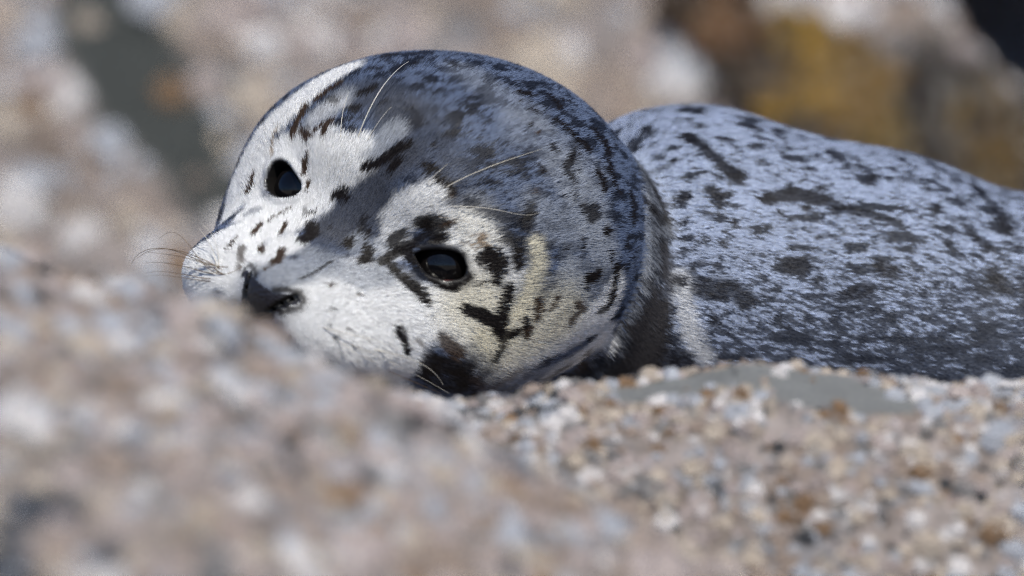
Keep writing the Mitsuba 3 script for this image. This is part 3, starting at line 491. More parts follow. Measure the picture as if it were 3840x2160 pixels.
def body_sdf(p):
    d = ell(p, (82, 122, 0), (80, 70, 81))
    ch = [((82, 120, -2), 76), ((160, 126, -15), 74), ((250, 130, -38), 72), ((360, 130, -60), 64), ((470, 150, -80), 48), ((570, 160, -92), 30), ((640, 165, -98), 15)]
    for (a, ra), (b, rb) in zip(ch[:-1], ch[1:]):
        d = smin(d, capsule(p, a, b, ra, rb), 24)
    for s in (-1, 1):
        d = smin(d, ell(p, (690, 165 + 30 * s, -106), (60, 22, 9)), 12)
    return d
def ring_sdf(q): return ell(q, (-106, 29, -12), (37, 69, 71))
def seal_sdf(p):
    p = np.asarray(p, np.float32)
    q = loc(p).astype(np.float32)
    return smin(smin(face_sdf(q), ring_sdf(q), 2), body_sdf(p), 6)

# ------------------------------------------------------------------ the seal's coat: soft zones first, then the spots, then speckle
COAT = {'W': (0.78, 0.775, 0.77), 'C': (0.69, 0.635, 0.485), 'L': (0.34, 0.36, 0.40), 'G': (0.24, 0.25, 0.28), 'K': (0.062, 0.067, 0.085), 'D': (0.011, 0.0085, 0.0075), 'B': (0.050, 0.031, 0.020), 'F': (0.014, 0.014, 0.019), 'T': (0.26, 0.18, 0.11), 'R': (0.034, 0.032, 0.035)}
def coat(p):
    """coat colour at the points p (millimetres, on the skin)"""
    q = loc(p)
    on_head = 1 / (1 + np.exp(-(q[:, 0] + 128) / 6)) * (head_sdf(q.astype(np.float32)) < ring_sdf(q.astype(np.float32)) + 1)
    n1, n2 = meshkit.fbm(p / 14, 3, 1), meshkit.fbm(p / 5, 2, 2)
    base = np.array((0.38, 0.44, 0.59)) * (0.85 + 0.3 * n1[:, None])
    crown = np.array((0.105, 0.135, 0.212)) * (0.75 + 0.5 * n1[:, None])
    collar = np.clip((2.5 + 9 * (n1 - 0.5) - ring_sdf(q.astype(np.float32))) / 1.5, 0, 1) * (1 - on_head)       # the coat of the neck roll: brindled dark grey
    base = base * (1 - collar[:, None]) + np.array((0.13, 0.14, 0.165)) * (0.6 + 0.8 * n2[:, None]) * collar[:, None]
    col = base * (1 - on_head[:, None]) + crown * on_head[:, None]
    wob = (meshkit.fbm(p / 4.0, 2, 5) - 0.5)
    clear = np.ones(len(p))                     # where speckle may fall
    def paint(group, speck):
        nonlocal col, clear
        for kind, r, soft, alpha, pts in group:
            pts = np.array(pts, float).reshape(-1, 3)
            m = np.nonzero(((p - pts.mean(0)) ** 2).sum(1) < (np.ptp(pts, axis=0).max() * 0.75 + r * (2 + soft) + 6) ** 2)[0]
            if not len(m): continue
            x, d = p[m], np.full(len(m), 1e9)
            if len(pts) == 1: d = np.linalg.norm(x - pts[0], axis=1)
            for a, b in zip(pts[:-1], pts[1:]):
                ab = b - a
                t = np.clip(((x - a) @ ab) / max(ab @ ab, 1e-9), 0, 1)
                d = np.minimum(d, np.linalg.norm(x - a - t[:, None] * ab, axis=1))
            d = d + wob[m] * min(r, 6) * 0.65
            w = np.clip((r * (1 + soft * 0.5) - d) / (r * soft + 1e-6), 0, 1)
            w = (w * w * (3 - 2 * w) * alpha)[:, None]
            col[m] = col[m] * (1 - w) + np.array(COAT[kind]) * w
            if speck: clear[m] = np.maximum(clear[m] * (1 - w[:, 0]), 0)
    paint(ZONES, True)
    # speckle: blotches on the crown, fine pepper on the flank
    a = meshkit.fbm(p / np.array([6.5, 6.5, 4.5]), 3, 11)
    b = meshkit.fbm(p / np.array([2.1, 2.1, 1.5]), 2, 23)
    low = np.clip((30 - p[:, 2]) / 65, 0, 1)
    far = np.clip((p[:, 0] - 60) / 150, 0, 1)
    flank = 1 - on_head
    amount = np.clip((a - (0.53 + 0.075 * flank - 0.05 * flank * low - 0.02 * flank * far)) / 0.035, 0, 1) * 0.92
    amount = np.maximum(amount, flank * np.clip((b - (0.665 - 0.235 * low - 0.13 * far)) / 0.05, 0, 1) * 0.85)
    amount = np.maximum(amount, on_head * np.clip((b - 0.60) / 0.05, 0, 1) * 0.85)
    amount = (amount * clear)[:, None]
    col = col * (1 - amount) + np.array((0.011, 0.012, 0.018)) * amount
    paint(SPOTS, False)
    return np.clip(col, 0.008, 0.9)

# ------------------------------------------------------------------ seal: body, nose, eyes
tag('seal', 'spotted grey seal pup with white face and dark eyes resting its head on the rock', 'seal')
P, F = surface(seal_sdf, (-170, -110, -125), (770, 222, 135), 1.5)
comp = trimesh.graph.connected_component_labels(trimesh.graph.face_adjacency(F), node_count=len(F))
F = F[comp == np.bincount(comp).argmax()]
N = gradient(seal_sdf, P)
QP = loc(P)
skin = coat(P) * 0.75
dark = np.zeros(len(P))
for fr, R in EYES:
    m = ((QP - fr.c) ** 2).sum(1) < 19 ** 2
    dark[m] = np.maximum(dark[m], np.clip((1.6 - fr.distance(QP[m])) / 0.8, 0, 1))
skin = skin * (1 - dark[:, None]) + np.array((0.012, 0.011, 0.011)) * dark[:, None]
nose_d = np.full(len(P), 9.0)
m = ((QP - NOSE.c) ** 2).sum(1) < 30 ** 2
nose_d[m] = NOSE.distance(QP[m])
in_nose = (nose_d[F] < 0).all(1)
pit = np.zeros(len(P))
for line, r in NOSTRILS:
    for a, b in zip(line[:-1], line[1:]):
        pit[m] = np.maximum(pit[m], (capsule(QP[m].astype(np.float32), a, b, r, r) < 0.7))
skin = skin * (1 - pit[:, None]) + 0.004 * pit[:, None]
nose_col = np.array((0.016, 0.015, 0.021)) * (0.7 + 0.6 * meshkit.fbm(P / 1.5, 2, 3)[:, None]) * (1 - pit[:, None]) + 0.004 * pit[:, None]
def piece(sel, colour, normals):
    used, inv = np.unique(F[sel], return_inverse=True)
    path = meshkit.write_ply((to_m(P[used]), inv.reshape(-1, 3)), True, color=colour[used], normals=normals[used])
    return {'type': 'ply', 'filename': path, 'face_normals': False}
lid_f = (dark[F] > 0.5).all(1)
scene['seal__body'] = {**piece(~in_nose & ~lid_f, skin, N), 'bsdf': {'type': 'ref', 'id': 'skin_material'}}
scene['seal__nose'] = {**piece(in_nose, nose_col, N), 'bsdf': {'type': 'ref', 'id': 'nose_material'}}
tag('seal__nose', 'dark leathery nose with two slit nostrils')
for i, (fr, R) in enumerate(EYES):
    mine = lid_f & (((QP[F[:, 0]] - fr.c) ** 2).sum(1) < 19 ** 2)
    if i: skin = skin + np.exp(-(((P - CARUNCLE) ** 2).sum(1) / 1.5 ** 2))[:, None] * np.array((0.16, 0.035, 0.03))
    scene[number('seal__eyelid', i)] = {**piece(mine, skin, N), 'bsdf': {'type': 'ref', 'id': 'lid_material'}}
    ball = trimesh.creation.icosphere(subdivisions=5, radius=1.0)
    v = np.array(ball.vertices)
    ax = (v @ fr.n)
    iris = np.clip((ax - 0.55) / 0.1, 0, 1) * np.clip((0.93 - ax) / 0.03, 0, 1)
    col = np.outer(1 - iris, (0.003, 0.003, 0.0035)) + np.outer(iris, (0.006, 0.005, 0.005))
    c = fr.c - fr.n * (R + 0.9)
    key = number('seal__eye', i)
    scene[key] = mikit.ply((to_m(wor(v * R + c)), ball.faces), 'eye_material', True, color=col)
    tag(key, 'glossy black eye nearer the camera' if i else 'glossy black eye on the far side of the face')

# ------------------------------------------------------------------ fur: short flat-lying strands rooted on the skin
rng = np.random.default_rng(7)
tri = F[~in_nose]
A = np.linalg.norm(np.cross(P[tri[:, 1]] - P[tri[:, 0]], P[tri[:, 2]] - P[tri[:, 0]]), axis=1) / 2
cen, cn = P[tri].mean(1), unit(N[tri].sum(1))
facing = -(cn @ unit(np.array([0.0, -1.0, 0.0]) * -1))
dens = np.where(facing > -0.35, 1.0, 0.08) * np.where(cen[:, 0] > 270, 0.15, 1.0) * np.where(cen[:, 2] < -60, 0.3, 1.0)
dens *= np.where((cen[:, 0] > 60), 0.7, 1.25)
STRANDS = 400000
pick = rng.choice(len(tri), STRANDS, p=A * dens / (A * dens).sum())
w = rng.dirichlet((1, 1, 1), STRANDS)
R0 = (P[tri[pick]] * w[..., None]).sum(1)
RN = unit((N[tri[pick]] * w[..., None]).sum(1))
Q0 = loc(R0)
keep = np.ones(STRANDS, bool)
edge = np.full(STRANDS, 20.0)
for fr, R in EYES:
    m = ((Q0 - fr.c) ** 2).sum(1) < 20 ** 2
    e = fr.distance(Q0[m])
    edge[m] = np.minimum(edge[m], e)
m = ((Q0 - NOSE.c) ** 2).sum(1) < 30 ** 2
edge[m] = np.minimum(edge[m], NOSE.distance(Q0[m]) + 2.6)
keep &= edge > 0.9
R0, RN, Q0, edge = R0[keep], RN[keep], Q0[keep], edge[keep]
n = len(R0)
# the lie of the coat: away from the nose over the head, towards the tail on the body
headward = 1 / (1 + np.exp((R0[:, 0] - 62) / 6)) * (seal_sdf(R0) > -5)
nosep = wor([60, 0, -30])
flow = unit(R0 - nosep) * headward[:, None] + unit(np.array([1.0, 0.05, -0.22]))[None] * (1 - headward[:, None])
ring_w = np.exp(-(ring_sdf(Q0.astype(np.float32)) / 4) ** 2) * (head_sdf(Q0.astype(np.float32)) > 1)
flow = flow * (1 - ring_w[:, None]) + unit(np.array([0.7, 0.2, -0.75]))[None] * ring_w[:, None]
wave = np.stack([meshkit.fbm(R0 / 9, 2, 31 + k) - 0.5 for k in range(3)], 1)
flow = flow + wave * 0.4 + rng.normal(0, 0.11, (n, 3))
t = unit(flow - (flow * RN).sum(1, keepdims=True) * RN)
b = np.cross(RN, t)
near_nose = np.clip(np.linalg.norm(R0 - nosep, axis=1) / 90, 0, 1)
L = (1.2 + 2.3 * near_nose) * (1 - headward) + (2.2 + 2.6 * near_nose) * headward
L = (L + 0.6 * ring_w) * np.clip(edge / 5, 0.3, 1) * rng.uniform(0.7, 1.25, n)
W = np.where(headward > 0.5, 0.27, 0.32) * rng.uniform(0.75, 1.25, n)
lift = np.radians(rng.normal(15, 4, n) - 5 * ring_w)
root = R0 - RN * 0.25
mid = root + (t * np.cos(lift)[:, None] + RN * np.sin(lift)[:, None]) * (L * 0.5)[:, None]
tip = mid + (t * np.cos(lift * 0.45)[:, None] + RN * np.sin(lift * 0.45)[:, None]) * (L * 0.5)[:, None]
hw = (b * W[:, None] / 2)
verts = np.stack([root - hw * 0.8, root + hw * 0.8, mid - hw, mid + hw, tip], 1)
up = unit(RN - t * 0.18)
side = 0.62
nrm = np.stack([unit(up - b * side), unit(up + b * side), unit(up - b * side), unit(up + b * side), up], 1)
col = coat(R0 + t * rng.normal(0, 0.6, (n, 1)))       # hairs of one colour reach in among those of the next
tone = (rng.normal(1, 0.13, n) * (0.88 + 0.24 * meshkit.fbm(R0 / 2.2, 1, 41)))[:, None]
col = np.clip(col * tone, 0.006, 0.92)
cols = np.repeat(col[:, None], 5, 1)
o = (np.arange(n) * 5)[:, None]
faces = np.concatenate([o + [0, 1, 3], o + [0, 3, 2], o + [2, 3, 4]])
path = meshkit.write_ply((to_m(verts.reshape(-1, 3)), faces), True, color=cols.reshape(-1, 3), normals=nrm.reshape(-1, 3))
scene['seal__fur'] = {'type': 'ply', 'filename': path, 'face_normals': False, 'bsdf': {'type': 'ref', 'id': 'fur_material'}}
tag('seal__fur', 'short sleek spotted fur', kind='stuff')

# ------------------------------------------------------------------ whiskers
def tube(pts, r0, r1, sides=5):
    pts = np.asarray(pts, float)
    tt = unit(np.gradient(pts, axis=0))
    s = unit(np.cross(tt, [0.3, 0.2, 0.9]))
    u = np.cross(tt, s)
    k = np.arange(sides) * 2 * np.pi / sides
    r = np.linspace(r0, r1, len(pts))[:, None, None]
    v = pts[:, None] + r * (s[:, None] * np.cos(k)[None, :, None] + u[:, None] * np.sin(k)[None, :, None])
    i, j = np.meshgrid(np.arange(len(pts) - 1), np.arange(sides), indexing='ij')
    a, bb = i * sides + j, i * sides + (j + 1) % sides
    f = np.stack([a, bb, bb + sides, a + sides], -1).reshape(-1, 4)
    return v.reshape(-1, 3), f
def bezier(pts, n=16):
    """smooth curve through the points"""
    pts = np.asarray(pts, float)
    from scipy.interpolate import CubicSpline
    s = np.r_[0, np.cumsum(np.linalg.norm(np.diff(pts, axis=0), axis=1))]
    return CubicSpline(s, pts)(np.linspace(0, s[-1], n)) if len(pts) > 2 else pts[0] + (pts[1] - pts[0]) * np.linspace(0, 1, n)[:, None]
for i, (shade, r, pts) in enumerate(WHISKERS):
    scene[number('seal__whisker', i)] = mikit.ply((lambda m: (to_m(m[0]), m[1]))(tube(bezier(pts), r * 1.9, r * 0.5)), 'whisker_material' if shade == 'pale' else 'whisker_dark_material', True)

# ------------------------------------------------------------------ rocks
def grid_mesh(X, Y, Z):
    n0, n1 = X.shape
    v = np.stack([X, Y, Z], -1).reshape(-1, 3)
    i, j = np.meshgrid(np.arange(n0 - 1), np.arange(n1 - 1), indexing='ij')
    a = i * n1 + j
    return v, np.stack([a, a + n1, a + n1 + 1, a + 1], -1).reshape(-1, 4)
def rough(X, Y, Z, seed, big, small):
    p = np.stack([X, Y, Z], -1)
    return big * (meshkit.fbm(p / 60, 3, seed) - 0.5) * 2 + small * (meshkit.fbm(p / 9, 3, seed + 9) - 0.5) * 2
def crust_colour(p, seed, bare, bare_col):
    a, b, c = meshkit.fbm(p / 17, 3, seed), meshkit.fbm(p / 6, 2, seed + 3), meshkit.fbm(p / 45, 2, seed + 5)
    s = lambda x, lo, hi: np.clip((x - lo) / (hi - lo), 0, 1)[:, None]
    col = np.array((0.195, 0.164, 0.147)) + s(a, 0.35, 0.65) * (np.array((0.332, 0.289, 0.272)) - (0.195, 0.164, 0.147))
    k = s(c, 0.55, 0.72) * 0.4
    col = col * (1 - k) + np.array((0.186, 0.123, 0.078)) * k
    k = s(meshkit.fbm(p / 30, 2, seed + 8), 0.56, 0.7) * 0.5
    col = col * (1 - k) + np.array((0.186, 0.202, 0.232)) * k
    k = s(b, 0.62, 0.75) * 0.6
    col = col * (1 - k) + np.array((0.078, 0.071, 0.064)) * k
    stone = np.array(bare_col) * (0.85 + 0.3 * a[:, None])
    return col * (1 - bare[:, None]) + stone * bare[:, None]
def lathe(profile, sides, rnd, ridge=0.12):
    k = np.arange(sides)
    ang = k * 2 * np.pi / sides
    wob = 1 + ridge * np.where(k % 2 == 0, 1, -1) * rnd.uniform(0.5, 1.5, sides)
    v = np.concatenate([np.stack([r * (wob if r > 0.32 else 1) * np.cos(ang), r * (wob if r > 0.32 else 1) * np.sin(ang), np.full(sides, z)], 1) for r, z in profile] + [np.array([[0, 0, profile[-1][1] - 0.05]])])
    f = []
    for i in range(len(profile) - 1):
        for j in range(sides):
            a, b2 = i * sides + j, i * sides + (j + 1) % sides
            f += [[a, b2, b2 + sides], [a, b2 + sides, a + sides]]
    last = (len(profile) - 1) * sides
    f += [[last + j, last + (j + 1) % sides, len(v) - 1] for j in range(sides)]
    return v, np.array(f)
rs = np.random.default_rng(3)
CONES = [lathe([(1, -0.15), (0.82, 0.32), (0.56, h), (0.42, h - 0.02), (0.30, h - 0.32)], 10, rs) for h in (0.62, 0.8, 1.0, 0.5)]
SMALL = [lathe([(1, -0.15), (0.58, h), (0.30, h - 0.28)], 7, rs) for h in (0.7, 0.95, 0.5)]
SHELL_NAMES = list(SHELL)
CAM = np.array([0.0, -3000.0, 0.0])
def barnacles(key, pos, nrm, size, tint, seed, most=280, flat=0.75):
    """acorn barnacles on a rock: the largest in view as parts, the others as one part"""
    r = np.random.default_rng(seed)
    dist = pos[:, 1] + 3000
    px = np.stack([pos[:, 0] / dist, pos[:, 2] / dist], 1) * 1024 / (2 * 0.075)
    seen = (np.abs(px[:, 0]) < 505) & (np.abs(px[:, 1]) < 285)
    order = np.argsort(-np.where(seen, size / dist, 0))[:most]
    order = order[seen[order]]
    single = np.zeros(len(pos), bool)
    single[order] = True
    s = unit(np.cross(nrm, r.normal(size=(len(pos), 3))))
    u = np.cross(nrm, s)
    M = np.stack([s, u, nrm * flat], -1)
    if not hasattr(barnacles, 'shared'):
        barnacles.shared = {(i, k): mikit.ply((CONES[i][0] / 1000, CONES[i][1]), f'shell_{k}') for i in range(len(CONES)) for k in SHELL}
    for c, i in enumerate(order):
        m4 = np.eye(4)
        m4[:3, :3] = M[i] * size[i]
        m4[:3, 3] = to_m(pos[i])
        scene[number(f'{key}__barnacle', c)] = {**barnacles.shared[(int(r.integers(len(CONES))), SHELL_NAMES[tint[i]])], 'to_world': T(m4)}
    rest = np.nonzero(~single)[0]
    V, Fs, C, at = [], [], [], 0
    kinds = r.integers(0, len(SMALL), len(rest))
    for k in range(len(SMALL)):
        idx = rest[kinds == k]
        v, f = SMALL[k]
        vv = np.einsum('nij,vj->nvi', M[idx] * size[idx, None, None], v) + pos[idx][:, None]
        V.append(vv.reshape(-1, 3))
        Fs.append((f[None] + (np.arange(len(idx)) * len(v))[:, None, None]).reshape(-1, 3) + at)
        cc = np.array([SHELL[SHELL_NAMES[x]] for x in tint[idx]]).reshape(-1, 3) * r.uniform(0.8, 1.15, (len(idx), 1))
        C.append(np.repeat(cc[:, None], len(v), 1).reshape(-1, 3))
        at += vv.shape[0] * len(v)
    scene[f'{key}__barnacle_crust'] = mikit.ply((to_m(np.vstack(V)), np.vstack(Fs)), 'shell_material', False, color=np.clip(np.vstack(C), 0, 0.85))
    tag(f'{key}__barnacle_crust', kind='stuff')
def settle(verts, quads, density, seed, size, weights, drift=1.0, patchy=0.0):
    """barnacle places on a rock's mesh: (positions, normals, sizes, tints)"""
    r = np.random.default_rng(seed)
    f = np.vstack([quads[:, [0, 1, 2]], quads[:, [0, 2, 3]]])
    cr = np.cross(verts[f[:, 1]] - verts[f[:, 0]], verts[f[:, 2]] - verts[f[:, 0]])
    area = np.linalg.norm(cr, axis=1) / 2
    cen = verts[f].mean(1)
    d = area * density(cen)
    nmb = int(d.sum())
    pick = r.choice(len(f), nmb, p=d / d.sum())
    ww = r.dirichlet((1, 1, 1), nmb)
    pos = (verts[f[pick]] * ww[..., None]).sum(1)
    nm = unit(cr[pick])
    nm = np.where(((nm * (CAM - pos)).sum(1) < 0)[:, None], -nm, nm)
    nm = unit(nm + r.normal(0, 0.28, (nmb, 3)))
    sz = size[0] * np.exp(r.normal(0, size[1], nmb))
    sz = np.clip(sz, size[0] * 0.45, size[0] * 2.6)
    tint = r.choice(len(SHELL_NAMES), nmb, p=np.array(weights) / sum(weights))
    # on some rocks neighbours of one age share their tint
    f2 = meshkit.fbm(pos / 26, 3, seed + 50)
    rank = np.argsort(np.argsort(f2)) / nmb
    order = np.array([5, 7, 4, 3, 2, 6, 1, 0])
    edges = np.cumsum(np.array(weights)[order] / sum(weights))
    tint = np.where(r.random(nmb) < patchy, order[np.minimum(np.searchsorted(edges, rank), len(order) - 1)], tint)
    # and drift
    patch = meshkit.fbm(pos / 28, 2, seed)
    tint = np.where((patch > 0.62) & (r.random(nmb) < 0.35 * drift), SHELL_NAMES.index('rust'), tint)
    tint = np.where((patch < 0.42) & (r.random(nmb) < 0.4 * drift), SHELL_NAMES.index('blue'), tint)
    return pos, nm, sz, tint
S_ = 0.45 / 2576 * 1000
def curve(points, y):
    """a ridge line: heights along x (both in millimetres) at the distance y"""
    k = S_ * (3000 + y) / 3000
    a = np.array([((u - 1288) * k, (724.5 - v) * k) for u, v in points])
    return lambda x: np.interp(x, a[:, 0], a[:, 1])

# nearest rock: its ridge runs down from left to right in front of the muzzle
RIDGE_A = -370.0
ridge_a = curve([(-700, 540), (-300, 588), (0, 640), (100, 680), (200, 712), (300, 745), (450, 772), (520, 765), (590, 795), (640, 836), (760, 893), (900, 948), (1000, 994), (1100, 1042), (1300, 1145), (1600, 1305), (1900, 1460), (2200, 1620), (2600, 1900)], RIDGE_A)
X, Y = np.meshgrid(np.arange(-430, 290, 3.0), np.arange(-1150, -160, 3.0), indexing='ij')
dy = Y - RIDGE_A
Z = ridge_a(X) - np.where(dy < 0, 0.44 * (np.sqrt(dy ** 2 + 400) - 20), 0) - np.where(dy > 0, 1.3 * (np.sqrt(dy ** 2 + 225) - 15), 0)
Z = Z + rough(X, Y, Z * 0, 5, 5, 2.2) * np.clip(np.abs(dy) / 60, 0.35, 1)
edge_drop = np.clip((np.abs(X + 70) - 330) / 30, 0, 1)
Z = np.maximum(Z - edge_drop ** 2 * 400, -449)
va, qa = grid_mesh(X, Y, Z)
def dark_a(c):
    """darker patches low on the left of the nearest rock"""
    e = np.minimum(np.hypot((c[:, 0] + 167) / 14, (c[:, 1] + 572) / 15), np.hypot((c[:, 0] + 190) / 26, (c[:, 1] + 620) / 32))
    return np.clip((1.1 - e + (meshkit.fbm(c / 12, 2, 92) - 0.5) * 0.9) / 0.15, 0, 1)
scene['boulder'] = mikit.ply((to_m(va), qa), 'rock_material', True, color=crust_colour(va, 40, np.maximum(np.clip((meshkit.fbm(va / 22, 2, 77) - 0.64) / 0.03, 0, 1) * 0.8, dark_a(va)), (0.05, 0.055, 0.065)))
tag('boulder', 'sloping barnacle-crusted boulder in the lower left, nearest the camera and most out of focus', 'boulder')
pa = settle(va, qa, lambda c: np.where((c[:, 2] > -200) & (c[:, 1] > -800) & (c[:, 1] < -250), 0.014, 0.003) * (1 - 0.75 * dark_a(c)), 8, (4.4, 0.45), (13, 17, 20, 26, 12, 8, 2, 4), 0.6, 0.75)
barnacles('boulder', *pa, 18, flat=0.5)

# second rock: under the chin and in front of the flank; the seal lies on its flat back
RIDGE_B = -140.0
ridge_b = curve([(300, 960), (900, 985), (1100, 1012), (1200, 1012), (1300, 998), (1400, 968), (1500, 962), (1600, 957), (1680, 940), (1780, 930), (1870, 908), (1950, 916), (2050, 934), (2200, 944), (2400, 968), (2576, 962), (3000, 980), (4500, 1100), (6500, 1200)], RIDGE_B)
X, Y = np.meshgrid(np.arange(-180, 820, 3.0), np.arange(-430, 380, 3.0), indexing='ij')
dy = Y - RIDGE_B
lie = np.interp(X, [-160, -20, 20, 82, 160, 250, 360, 470, 570, 820], [-60, -62, -74, -82, -90, -111, -125, -129, -124, -124])
front = -np.where(dy < 0, 0.42 * (np.sqrt(np.minimum(-dy, 62) ** 2 + 100) - 10), 0) - np.where(dy < -62, 1.25 * (-dy - 62), 0)
behind = np.where(X < 10, -0.12, -0.9) * np.maximum(dy, 0)
Z = ridge_b(X) + front + behind
Z = np.where(dy > 0, np.maximum(Z, np.minimum(lie, ridge_b(X))), Z)
Z = Z + rough(X, Y, Z * 0, 15, 2.5, 2.0) * np.clip(0.4 + np.abs(dy) / 80, 0, 1) * np.where(dy > 60, 0.3, 1)
side = np.clip((np.abs(X - 320) - 470) / 30, 0, 1) + np.clip((Y - 340) / 40, 0, 1)
Z = np.maximum(Z - side ** 2 * 400, -449)
vb, qb = grid_mesh(X, Y, Z)
def slab(c):
    """the bare grey stone showing through the crust along the top of the second rock"""
    k = S_ * (3000 + c[:, 1]) / 3000
    k2 = S_ * 0.945
    e = np.minimum(((c[:, 0] - 92) / 50) ** 2 + ((c[:, 1] + 160) / 13) ** 2, ((c[:, 0] - 134) / 36) ** 2 + ((c[:, 1] + 173) / 15) ** 2)
    return np.clip((1.15 - e + (meshkit.fbm(c / 8, 3, 91) - 0.5) * 1.1) / 0.2, 0, 1)
scene['boulder_001'] = mikit.ply((to_m(vb), qb), 'rock_material', True, color=crust_colour(vb, 60, slab(vb), (0.165, 0.168, 0.166)))
tag('boulder_001', 'barnacle-crusted rock with a bare grey patch on top, below the seal at lower right', 'boulder')
pb = settle(vb, qb, lambda c: np.where((c[:, 2] > -190) & (c[:, 1] < -95), 0.052, np.where(c[:, 1] < 20, 0.01, 0.0015)) * (1 - 0.96 * slab(c)), 9, (2.6, 0.45), (18, 14, 24, 20, 13, 10, 5, 8), 0.5)
for bx, by, bs, bt in ((110, -158, 4.6, 0), (113, -148, 3.8, 0), (152, -150, 4.2, 0), (160, -165, 5.0, 1), (167, -160, 5.2, 0), (172, -172, 4.4, 1), (62, -146, 4.6, 0), (70, -141, 3.4, 2), (-8, -148, 3.6, 0), (20, -150, 3.8, 0)):
    near = np.argmin(np.hypot(vb[:, 0] - bx, vb[:, 1] - by))
    pb = (np.vstack([pb[0], vb[near]]), np.vstack([pb[1], [[0, -0.35, 0.94]]]), np.r_[pb[2], bs], np.r_[pb[3], bt])
barnacles('boulder_001', *pb, 19)

# rock face behind the seal
def face_y(X, Z):
    y = 920 + 0.62 * (Z + 60) + 26 * (meshkit.fbm(np.stack([X / 110, Z / 110, X * 0], -1), 3, 71) - 0.5) * 2 + 5 * (meshkit.fbm(np.stack([X / 16, Z / 16, X * 0], -1), 3, 72) - 0.5) * 2
    # a deep cleft added at the upper right to make that corner dark
    inside = np.minimum(np.minimum((X - 268) * 0.8 + (Z - 150) * 0.6 + 8 * (meshkit.fbm(np.stack([X / 30, Z / 30, X * 0], -1), 2, 73) - 0.5), 480 - X), 300 - Z)
    return y + 420 * np.clip(inside / 22, 0, 1)
X, Z = np.meshgrid(np.arange(-1200, 1200, 7.0), np.arange(-449, 640, 7.0), indexing='ij')
Y = face_y(X, Z)
vc, qc = grid_mesh(X, Y, Z)
qc = qc[:, ::-1]
KB = S_ * 1.235
def blob(c, pts, r, seed, soft=0.18):
    """membership of a patch on the rock face, given by points (mm along and up the face) and a radius"""
    d = np.full(len(c), 1e9)
    xz = c[:, [0, 2]]
    pts = np.array(pts, float)
    for a, b2 in zip(pts[:-1], pts[1:]):
        ab = b2 - a
        t_ = np.clip((xz - a) @ ab / (ab @ ab), 0, 1)
        d = np.minimum(d, np.linalg.norm(xz - a - t_[:, None] * ab, axis=1))
    return np.clip((r * (1 + (meshkit.fbm(c / 30, 2, seed) - 0.5) * 0.8) - d) / (r * soft), 0, 1)
def bare_face(c):
    return np.maximum.reduce([blob(c, [(-243, 176), (-240, 150), (-220, 120)], 40, 1, 0.35), blob(c, [(-215, 112), (-193, 84), (-174, 60)], 31, 2, 0.35)])
scene['boulder_002'] = mikit.ply((to_m(vc), qc), 'rock_material', True, color=crust_colour(vc, 80, bare_face(vc), (0.052, 0.056, 0.054)))
tag('boulder_002', 'blurred rock face behind the seal with a smooth dark grey patch at upper left', 'boulder')
pc = settle(vc, qc, lambda c: np.where((c[:, 2] > -120) & (c[:, 2] < 230) & (np.abs(c[:, 0]) < 420), 0.0055, 0.0010) * (1 - 0.96 * bare_face(c)) * (c[:, 1] < 1150), 10, (7.5, 0.42), (13, 15, 20, 22, 20, 6, 3, 1), 0.3, 0.9)
pale = np.maximum(blob(pc[0], [(45, 150), (105, 120), (200, 80)], 20, 31), np.maximum(blob(pc[0], [(160, 165), (235, 150)], 16, 32), blob(pc[0], [(-150, 160), (-60, 165)], 20, 33))) > 0.5
warm = blob(pc[0], [(-10, 135), (40, 125), (80, 95)], 26, 34) > 0.5
rb = np.random.default_rng(33)
pick = rb.random(len(pale))
pc = (pc[0], pc[1], pc[2], np.where(warm & (pick < 0.8), np.where(pick < 0.5, 4, 2), np.where(pale & (pick < 0.85), np.where(pick < 0.4, 0, np.where(pick < 0.6, 1, 3)), pc[3])))
barnacles('boulder_002', *pc, 20, flat=0.45)

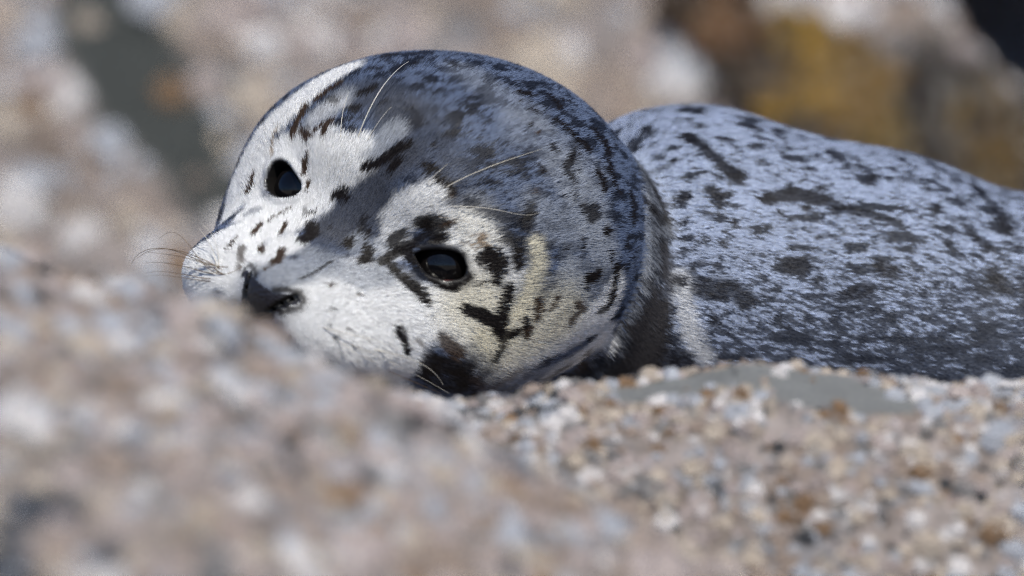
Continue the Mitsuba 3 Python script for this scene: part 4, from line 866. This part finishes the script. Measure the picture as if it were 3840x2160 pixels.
# rockweed hanging on the face
def ribbon(path, nrm, width):
    path = np.asarray(path)
    tt = unit(np.gradient(path, axis=0))
    s = unit(np.cross(tt, nrm))
    k = np.linspace(0, 1, len(path))
    w = width * np.where(k < 0.85, 0.75 + 0.25 * k, (1 - k) / 0.15 * 0.95 + 0.05)[:, None]
    mid_ = path + nrm * 1.2
    v = np.stack([path - s * w / 2, mid_, path + s * w / 2, path - nrm * 0.8], 1).reshape(-1, 3)
    f = []
    for i in range(len(path) - 1):
        for a in range(4):
            b2 = (a + 1) % 4
            f.append([i * 4 + a, i * 4 + b2, (i + 1) * 4 + b2, (i + 1) * 4 + a])
    return v, np.array(f)
def frond(r, x, z, length, ang, depth):
    """a forked strap with air bladders, draped down the face"""
    V, Fs, at = [], [], 0
    def grow(x, z, ang, length, width, lift, level):
        nonlocal at
        n_ = 9
        pts, a = [], ang
        for i in range(n_):
            pts.append((x, face_y(np.array([x]), np.array([z]))[0] - lift, z))
            a = a * 0.9 + r.normal(0, 0.12)
            x, z = x + math.sin(a) * length / n_, z - math.cos(a) * length / n_
        v, f = ribbon(pts, np.array([0, -0.85, 0.53]), width)
        V.append(v); Fs.append(f + at); at += len(v)
        if level < 2:
            for s in (-1, 1):
                grow(x, z, a + s * r.uniform(0.25, 0.55), length * r.uniform(0.55, 0.85), width * 0.8, lift + r.uniform(-1, 3), level + 1)
        else:
            ball = trimesh.creation.icosphere(subdivisions=1, radius=1)
            bv = np.array(ball.vertices) * [3.5, 3.0, 5.5] + pts[-3]
            V.append(bv); Fs.append(np.c_[ball.faces, ball.faces[:, 2]] + at); at += len(bv)
    grow(x, z, ang, length, 8.5, 4 + depth, 0)
    f = np.vstack(Fs)
    f3 = np.vstack([f[:, [0, 1, 2]], f[f[:, 2] != f[:, 3]][:, [0, 2, 3]]])
    return np.vstack(V), f3
WEED = [  # place on the face (mm), spread, colour, look
    ((98, 176), 6, (0.06, 0.034, 0.014), 'small dark brown rockweed tuft at the top edge, leftmost of the weed'),
    ((120, 163), 8, (0.13, 0.06, 0.017), 'orange-brown rockweed clump near the top, left end of the weed band'),
    ((140, 146), 11, (0.05, 0.031, 0.015), 'dark brown rockweed clump right below the orange-brown one'),
    ((160, 140), 13, (0.27, 0.155, 0.02), 'bright golden rockweed clump in the upper middle of the weed band'),
    ((168, 112), 16, (0.045, 0.03, 0.016), 'dark brown rockweed clump hanging under the bright golden one'),
    ((202, 112), 14, (0.15, 0.092, 0.017), 'golden-olive rockweed clump above the seal\'s hindquarters'),
    ((186, 128), 11, (0.17, 0.095, 0.018), 'amber rockweed tuft between the bright golden and the golden-olive clump'),
    ((276, 104), 14, (0.12, 0.07, 0.016), 'brown rockweed clump at the right edge, just under the added dark cleft'),
    ((240, 116), 19, (0.028, 0.02, 0.015), 'blackish rockweed clump near the right edge'),
    ((226, 86), 14, (0.125, 0.08, 0.017), 'olive rockweed clump lowest in the weed band'),
    ((262, 88), 15, (0.15, 0.09, 0.017), 'golden-brown rockweed clump below the blackish one'),
    ((290, 84), 16, (0.04, 0.027, 0.014), 'dark brown rockweed clump cut by the right edge')]
rw = np.random.default_rng(12)
for i, ((wx, wz), spread, colour, look) in enumerate(WEED):
    key = number('rockweed', i)
    tag(key, look, 'seaweed')
    for k in range(30):
        v, f = frond(rw, wx + rw.normal(0, spread * 0.7), wz + rw.normal(0, spread * 0.45) + 16, rw.uniform(1.1, 1.9) * (spread + 3), rw.normal(0.5, 0.35), rw.uniform(0, 14))
        cc = np.array(colour) * rw.uniform(0.45, 1.1)
        scene[number(f'{key}__frond', k)] = mikit.ply((to_m(v), f), 'weed_material', True, color=np.tile(cc, (len(v), 1)))
